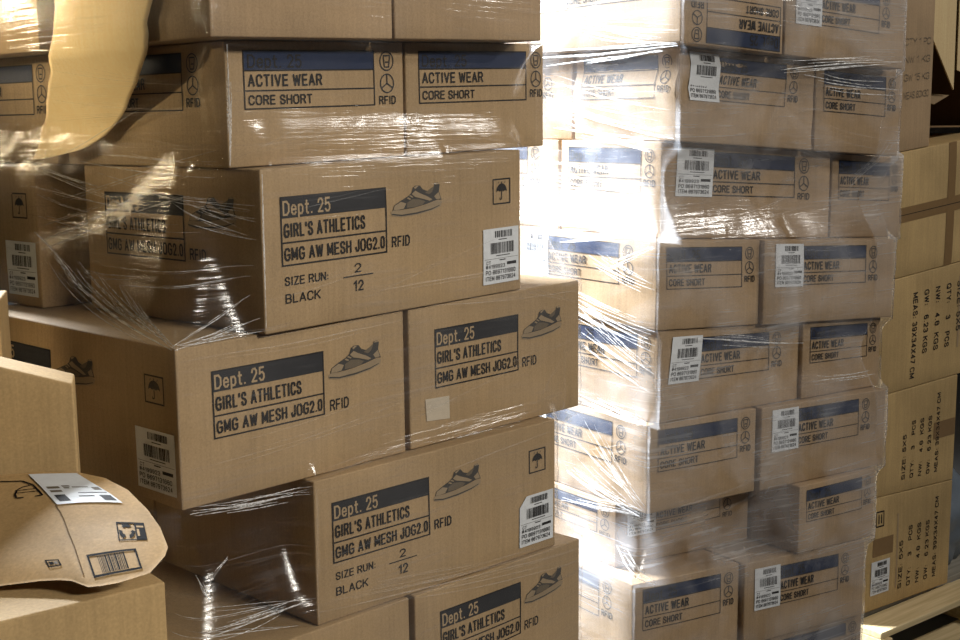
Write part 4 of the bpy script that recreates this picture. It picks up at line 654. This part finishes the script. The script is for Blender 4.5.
# open carton with flaps behind, on the tape-crossed carton
def slab(name, pts, th, mat, parent, origin):
    """a sheet of board: pts in order, given real thickness"""
    a = [Vector(q) for q in pts]; nrm = (a[1] - a[0]).cross(a[2] - a[0]).normalized() * th
    V = a + [q + nrm for q in a]; n = len(a)
    F = [tuple(range(n))[::-1], tuple(range(n, 2 * n))] + [(i, (i + 1) % n, n + (i + 1) % n, n + i) for i in range(n)]
    return link_mesh(name, V, F, [mat], parent, origin=origin)
def open_carton():
    P0 = Vector((1.628, 4.193, 0)); e = Vector((math.cos(R(38)), math.sin(R(38)), 0)); nb = Vector((-math.sin(R(38)), math.cos(R(38)), 0))
    zb = MS.bound(1)
    def W(u, d, z): q = P0 + e * u + nb * d; q.z = HC + z; return q
    base = W(.12, .26, 0); zf = max(zb(*W(.34, .1, 0)[:2]), zb(*W(.34, .4, 0)[:2])) + .002 - HC; base.z = HC + zf
    r = empty('open_carton', base, 'open carton with pale lit flaps behind the tall greyish carton', 'box')
    u0, u1, d0, d1, t = -.10, .33, .11, .43, .005; z0, z1 = zf, zf + .55
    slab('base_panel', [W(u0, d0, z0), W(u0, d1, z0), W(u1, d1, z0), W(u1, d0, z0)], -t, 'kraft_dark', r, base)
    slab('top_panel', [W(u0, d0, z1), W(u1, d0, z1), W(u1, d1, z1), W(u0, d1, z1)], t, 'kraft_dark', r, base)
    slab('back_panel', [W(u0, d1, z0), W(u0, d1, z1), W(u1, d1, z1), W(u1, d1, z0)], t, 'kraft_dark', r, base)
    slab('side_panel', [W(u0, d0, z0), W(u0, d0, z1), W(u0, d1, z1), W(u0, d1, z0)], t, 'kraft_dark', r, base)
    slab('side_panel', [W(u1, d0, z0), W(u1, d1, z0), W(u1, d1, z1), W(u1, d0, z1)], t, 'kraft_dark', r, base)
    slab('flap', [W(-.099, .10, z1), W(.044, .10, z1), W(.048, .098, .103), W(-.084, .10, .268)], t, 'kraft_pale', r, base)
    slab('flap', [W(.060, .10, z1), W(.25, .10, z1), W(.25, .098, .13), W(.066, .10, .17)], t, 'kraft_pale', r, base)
    slab('flap', [W(-.09, .20, .075), W(.0, .14, .055), (W(.055, .12, .085)), W(-.02, .2, .095)], t, 'kraft', r, base)
open_carton()
def bag():
    """a rumpled bag of plastic film on the pallet"""
    P0 = Vector((1.628, 4.193, 0)); e = Vector((math.cos(R(38)), math.sin(R(38)), 0)); nb = Vector((-math.sin(R(38)), math.cos(R(38)), 0))
    c = P0 + e * .20 + nb * .22; V = []; F = []; nu, nv = 40, 22
    for j in range(nv + 1):
        v = j / nv; h = .38 * v; prof = (.145 * (math.sin(math.pi * (.18 + .80 * v))) ** .5)
        for i in range(nu):
            a = 2 * math.pi * i / nu; k = 1 + .16 * noise.noise(Vector((math.cos(a) * 2, math.sin(a) * 2, v * 5))) + .05 * noise.noise(Vector((math.cos(a) * 9, math.sin(a) * 9, v * 16)))
            V.append(c + e * (prof * k * math.cos(a)) + nb * (prof * k * math.sin(a)) + Vector((0, 0, .148 + h)))
    for j in range(nv):
        for i in range(nu): F.append((j * nu + i, j * nu + (i + 1) % nu, (j + 1) * nu + (i + 1) % nu, (j + 1) * nu + i))
    F.append(tuple(range(nu))[::-1]); F.append(tuple(range(nv * nu, nv * nu + nu)))
    o = link_mesh('plastic_bag', V, F, ['bag'], smooth=True, origin=c + Vector((0, 0, .148)))
    o['label'] = 'blue-grey rumpled plastic bag beyond the MEAS-printed cartons'; o['category'] = 'bag'
bag()

# ------------------------------------------------------------------ pallets
def pallet(label, x, y, yaw, L, W, top, wood='wood'):
    root = empty('wooden_pallet', (x, y, 0), label, 'pallet', 'wooden pallets under the loads'); root.rotation_euler.z = yaw
    def bar(nm, x0, x1, y0, y1, z0, z1, m):
        V = [(a, b, c_) for c_ in (z0, z1) for b in (y0, y1) for a in (x0, x1)]
        o = link_mesh(nm, V, [(0, 2, 3, 1), (4, 5, 7, 6), (0, 1, 5, 4), (2, 6, 7, 3), (0, 4, 6, 2), (1, 3, 7, 5)], [m], root)
        bv = o.modifiers.new('edge', 'BEVEL'); bv.width = .003; bv.segments = 2
    for i in range(7):
        y0 = W * i / 7 + .012; bar('deck_board', 0, L, y0, y0 + W / 7 - .03, top - .022, top, wood if i == 0 else 'wood_grey')
    for i in range(3):
        y0 = (W - .09) * i / 2; bar('bottom_board', 0, L, y0, y0 + .09, 0.001, .02, wood)
    for i in range(3):
        x0 = (L - .045) * i / 2; bar('stringer', x0, x0 + .045, .0, W, .02, top - .022, wood)
    return root
e38 = R(38)
pallet('pale wooden pallet under the stack of MEAS-printed cartons', 1.628 - .55 * math.cos(e38) + .12 * math.sin(e38), 4.193 - .55 * math.sin(e38) - .12 * math.cos(e38), e38, 1.2, 1.0, .146)
pallet('wooden pallet below the photo under the wrapped loads', *behind(-.46, 2.06, .8118, -.05, -.1), .8118, 1.2, 1.1, LS.z[7] - .001)
pallet('wooden pallet below the photo under the wrapped loads', *behind(.375, 2.955, .5881, -.03, -.05), .5881, .95, 1.0, RS.z[9] - .018)

# ------------------------------------------------------------------ loose cartons and mailer at the near left
ylow = R(37.8)
def flat_z(z): return lambda x, y: z
def cbox(name, label, px, py, yaw, w, d, z0, z1, **kw):
    z0 = max(.001, z0 + HC - 1.97)
    if not callable(z1): z1 = z1 + HC - 1.97
    """px, py: the front face's right-hand lower corner"""
    x, y = px - w * math.cos(yaw), py - w * math.sin(yaw)
    return boxed(name, label, 'box', None, x=x, y=y, yaw=yaw, w=w, d=d, zb=flat_z(z0), zt=z1 if callable(z1) else flat_z(z1), **kw)
c = cbox('plain_carton', 'plain brown carton under the padded mailer', -.423, 1.6, ylow, .50, .62, .93, 1.373, seed=51, bulge=.002); c.body('kraft_tan')
c = cbox('plain_carton', 'plain carton below the photo carrying the carton under the mailer', -.423, 1.6, ylow, .50, .62, .225, .9295, seed=52); c.body('kraft_tan')
def c1top(x, y): return 1.584 + HC - 1.97 + (-.628 - x) * .33
c = cbox('plain_carton', 'plain brown carton with slanting top behind the padded mailer', -.626, 1.89, R(15), .30, .06, 1.3746, c1top, seed=54, bulge=.004); c.body('kraft_tan')
c = cbox('plain_carton', 'carton edge peeking in at the photo\'s border above the slant-topped carton', -.813, 2.10, R(15), .20, .15, 1.3746, 1.685, seed=55); c.body('kraft_tan')
def mailer():
    """a padded kraft envelope lying on the carton, its upper edge leaning on the carton behind"""
    P = Vector((-0.6281, 1.5616, HC - .585)); ex = Vector((.9959, -.0415, .0804)); ey = Vector((.0139, .9481, .3176)); n = Vector((-.0894, -.3152, .9448))
    out = [(-0.1899, 0.2718), (-0.0947, 0.2643), (-0.0339, 0.2653), (0.0253, 0.2561), (0.0739, 0.234), (0.1177, 0.198), (0.1604, 0.1442), (0.1877, 0.1017), (0.2098, 0.055), (0.2103, 0.0359), (0.1985, 0.0021), (0.1605, -0.0138), (0.1379, -0.0172), (0.1222, -0.0175), (0.0967, -0.0027), (0.0795, 0.0013), (0.0526, 0.0022), (0.0007, -0.0021), (-0.0781, -0.0054), (-.13, .0), (-.17, .06), (-.19, .16)]
    fine = []
    for i, p in enumerate(out):
        q = out[(i + 1) % len(out)]; m = 3
        for k in range(m): fine.append((p[0] + (q[0] - p[0]) * k / m, p[1] + (q[1] - p[1]) * k / m))
    c = (.03, .12)
    def qof(a, b):
        dx, dy = a - c[0], b - c[1]
        if abs(dx) + abs(dy) < 1e-6: return 0
        return min(1, math.hypot(dx, dy) / ray_hull(fine, c, math.atan2(dy, dx)))
    def top(a, b):
        q = qof(a, b); return .011 * (1 - q ** 2.6) + .0035 * noise.noise(Vector((a * 9, b * 14, 3))) * (1 - q ** 6) - .005 * max(0, .05 - b) / .05 * 0
    def at(a, b, h): return P + ex * a + ey * b + n * h
    rings = [.0, .15, .3, .45, .6, .72, .82, .9, .96, 1]; V = []; F = []; N_ = len(fine)
    for side in (1, -1):
        for q in rings[1:]:
            for a, b in fine:
                aa, bb = c[0] + (a - c[0]) * q, c[1] + (b - c[1]) * q
                V.append(at(aa, bb, top(aa, bb) if side > 0 else -.009 * (1 - q ** 4)))
    m = len(rings) - 1
    V.append(at(*c, top(*c))); V.append(at(*c, -.009)); ct = len(V) - 2
    for sd in (0, 1):
        o = sd * m * N_
        for i in range(N_):
            j = (i + 1) % N_
            F.append((ct + sd, o + i, o + j) if sd else (ct, o + j, o + i))
            for k in range(m - 1):
                a, b2, c2, d = o + k * N_ + i, o + k * N_ + j, o + (k + 1) * N_ + j, o + (k + 1) * N_ + i
                F.append((a, d, c2, b2) if sd else (a, b2, c2, d))
    for i in range(N_):
        j = (i + 1) % N_; a, b2 = (m - 1) * N_ + i, (m - 1) * N_ + j; F.append((a, a + m * N_, b2 + m * N_, b2))
    org = P + ex * .03 + ey * .05
    root = empty('padded_mailer', org, 'padded kraft mailer with white address label, recycling mark and boxed barcode', 'envelope')
    link_mesh('body', V, F, ['mailer'], root, smooth=True, origin=org)
    def mark(name, polys, base=.001, sub=True):
        V = []; F = []; fm = []; mats = []
        for k, pts, lay in polys:
            if k not in mats: mats.append(k)
            n0 = len(V); V += [at(a, b, top(a, b) + base + lay * .0003) for a, b in pts]; F.append(tuple(range(n0, n0 + len(pts)))); fm.append(mats.index(k))
        return link_mesh(name, V, F, mats, root, fm, origin=org)
    def quad_map(q):                      # q: corners TL, TR, BR, BL -> function of (u, v)
        return lambda u, v: tuple((q[0][i] * (1 - u) + q[1][i] * u) * (1 - v) + (q[3][i] * (1 - u) + q[2][i] * u) * v for i in (0, 1))
    def R4(f, u0, v0, u1, v1, k, lay, nu=1, nv=1):
        r = []
        for i in range(nu):
            for j in range(nv):
                a, b, c_, d = u0 + (u1 - u0) * i / nu, v0 + (v1 - v0) * j / nv, u0 + (u1 - u0) * (i + 1) / nu, v0 + (v1 - v0) * (j + 1) / nv
                r.append((k, [f(a, b), f(c_, b), f(c_, d), f(a, d)], lay))
        return r
    # address label
    f = quad_map([(-.0477, .2560), (.0270, .2500), (.1225, .1570), (.0300, .1560)])
    pl = R4(f, 0, 0, 1, 1, 'paper', 0, 8, 8)
    for u0, v0, u1, v1 in ((.08, .48, .30, .55), (.36, .46, .5, .5), (.36, .52, .46, .56), (.08, .60, .28, .66), (.08, .74, .26, .93), (.52, .50, .8, .53), (.84, .52, .97, .62), (.5, .70, .97, .72), (.45, .80, .7, .83), (.78, .80, .96, .94)): pl += R4(f, u0, v0, u1, v1, 'grey2' if v0 < .7 else 'ink_grey', 1, 2, 1)
    mark('address_label', pl, .0016)
    # boxed barcode
    f = quad_map([(.1049, .040), (.1692, .0485), (.1871, .0096), (.1271, -.004)])
    pl = R4(f, 0, 0, 1, .09, 'ink_black', 0, 5) + R4(f, 0, .91, 1, 1, 'ink_black', 0, 5) + R4(f, 0, .09, .04, .91, 'ink_black', 0, 1, 3) + R4(f, .96, .09, 1, .91, 'ink_black', 0, 1, 3)
    rn = random.Random(4); u = .2
    while u < .74:
        w = rn.choice((.01, .015, .03)); pl += R4(f, u, .12, u + w, .88, 'ink_black', 0, 1, 3); u += w + rn.choice((.012, .02))
    mark('barcode', pl)
    # recycling mark
    f = quad_map([(.1258, .1105), (.1640, .1094), (.1800, .0671), (.1422, .0649)])
    pl = R4(f, 0, 0, 1, .08, 'ink_black', 0, 2) + R4(f, 0, .95, 1, 1, 'ink_black', 0, 2) + R4(f, 0, .08, .04, .95, 'ink_black', 0) + R4(f, .64, .08, 1, .95, 'ink_black', 0, 2, 2) + R4(f, .70, .2, .95, .3, 'mailer', 1) + R4(f, .70, .4, .78, .8, 'mailer', 1)
    for t in range(3):
        a0 = R(90 + 120 * t)
        def pp(a, r): return f(.34 + .28 * r * math.cos(a), .52 - .42 * r * math.sin(a))
        pl.append(('ink_black', [pp(a0 - .75, 1), pp(a0 - .2, 1.05), pp(a0 + .35, 1), pp(a0 + .45, 1.2), pp(a0 + .75, .72), pp(a0 + .25, .45), pp(a0 + .3, .6), pp(a0 - .2, .6), pp(a0 - .6, .55)], 0))
    mark('recycling_mark', pl)
    f = quad_map([(.0498, .0354), (.0688, .0354), (.0764, .0241), (.0596, .0219)])
    mark('printed_mark', R4(f, 0, 0, 1, .16, 'ink_black', 0, 2) + R4(f, 0, .84, 1, 1, 'ink_black', 0, 2) + R4(f, 0, .16, .1, .84, 'ink_black', 0) + R4(f, .9, .16, 1, .84, 'ink_black', 0) + R4(f, .2, .3, .5, .7, 'ink_black', 0) + R4(f, .58, .3, .8, .7, 'grey2', 0))
    # bracket-like emblem at the upper left
    def stroke(pts, w):
        pts = [(a, b - .017) for a, b in pts]
        r = []
        for (ax, ay), (bx, by) in zip(pts, pts[1:]):
            L = math.hypot(bx - ax, by - ay); nx, ny = -(by - ay) / L * w, (bx - ax) / L * w
            r.append(('ink_black', [(ax + nx, ay + ny), (bx + nx, by + ny), (bx - nx, by - ny), (ax - nx, ay - ny)], 0))
        return r
    mark('printed_emblem', stroke([(-.0847, .2560), (-.0496, .2525), (-.0277, .2372), (-.0009, .2025), (-.012, .2015)], .0014) + stroke([(-.0277, .2372), (-.0400, .2330), (-.0461, .2244), (-.0440, .2100), (-.0385, .2000), (-.028, .2005)], .0014) + stroke([(-.044, .222), (-.018, .224)], .0007) + stroke([(-.044, .214), (-.012, .216)], .0007))
    sm = [(k, p, 0) for k, p, _ in stroke([(.0278, .1720), (.04, .155), (.052, .1344), (.068, .104), (.0843, .0742), (.098, .047), (.1112, .0201)], .0008)]
    mark('seam', [('faint', p, 0) for _, p, _ in sm])
mailer()

# ------------------------------------------------------------------ the hall
def plane(name, pts, mat):
    o = link_mesh(name, pts, [(0, 1, 2, 3)], [mat]); o['kind'] = 'structure'; return o
plane('floor', [(-9, -6, 0), (9, -6, 0), (9, 11, 0), (-9, 11, 0)], 'floor')
plane('wall_back', [(-9, 11, 0), (9, 11, 0), (9, 11, 7), (-9, 11, 7)], 'wall')
plane('wall_left', [(-9, -6, 0), (-9, 11, 0), (-9, 11, 7), (-9, -6, 7)], 'wall')
plane('wall_right', [(9, 11, 0), (9, -6, 0), (9, -6, 7), (9, 11, 7)], 'wall')
plane('wall_front', [(9, -6, 0), (-9, -6, 0), (-9, -6, 7), (9, -6, 7)], 'wall')
plane('ceiling', [(-9, -6, 7), (-9, 11, 7), (9, 11, 7), (9, -6, 7)], 'wall')

# ------------------------------------------------------------------ light
def lamp(name, loc, target, size, power, col, shape='RECTANGLE', size_y=None, spread=180):
    l = bpy.data.lights.new(name, 'AREA'); l.energy = power; l.color = col; l.shape = shape; l.size = size
    if size_y: l.size_y = size_y
    l.spread = R(spread)
    o = bpy.data.objects.new(name, l); C.objects.link(o); o.location = loc
    d = Vector(target) - Vector(loc); o.rotation_euler = d.to_track_quat('-Z', 'Y').to_euler(); return o
lamp('hall_lamp', (4.1, -.9, 3.9), (-.9, 1.9, 1.15), 1.2, 33, (1, .94, .84), size_y=.5, spread=64)
lamp('ceiling_lamp', (4.4, 3.2, 3.8), (1.0, 3.6, 1.2), .7, 70, (1, .95, .88), size_y=.4)
lamp('ceiling_lamp', (-2.2, 4.7, 3.5), (.35, 3.2, 1.1), 1.1, 400, (.86, .93, 1), size_y=.8, spread=80)
lamp('wall_lamp', (-2.7, 2.9, 2.25), (-.70, 2.55, 2.02), .3, .7, (1, .80, .50), size_y=.2, spread=28)
lamp('wall_lamp', (-2.5, 1.8, 2.2), (-.72, 2.5, 2.0), .2, .85, (1, .84, .54), size_y=.1, spread=26)
lamp('ceiling_lamp', (-1.7, 2.0, 4.6), (-.6, 2.3, 1.4), .4, 5, (1, .86, .62), size_y=.3)
w = bpy.data.worlds.new('hall_air'); SC.world = w; w.use_nodes = True
w.node_tree.nodes['Background'].inputs[0].default_value = (.9, .75, .55, 1); w.node_tree.nodes['Background'].inputs[1].default_value = .018

# ------------------------------------------------------------------ camera
cam = bpy.data.cameras.new('camera'); co = bpy.data.objects.new('camera', cam); C.objects.link(co)
cam.sensor_width = 36; cam.lens = 1254.436 / 960 * 36; cam.clip_start = .02
co.matrix_world = Matrix.Translation((0, 0, HC)) @ Matrix.Rotation(math.pi / 2 - .153813, 4, 'X') @ Matrix.Rotation(-.0097, 4, 'Z')
SC.camera = co
SC.view_settings.view_transform = 'Standard'; SC.view_settings.look = 'None'; SC.view_settings.gamma = 1; SC.view_settings.exposure = 0
SC.cycles.transparent_max_bounces = 16; SC.cycles.max_bounces = 8
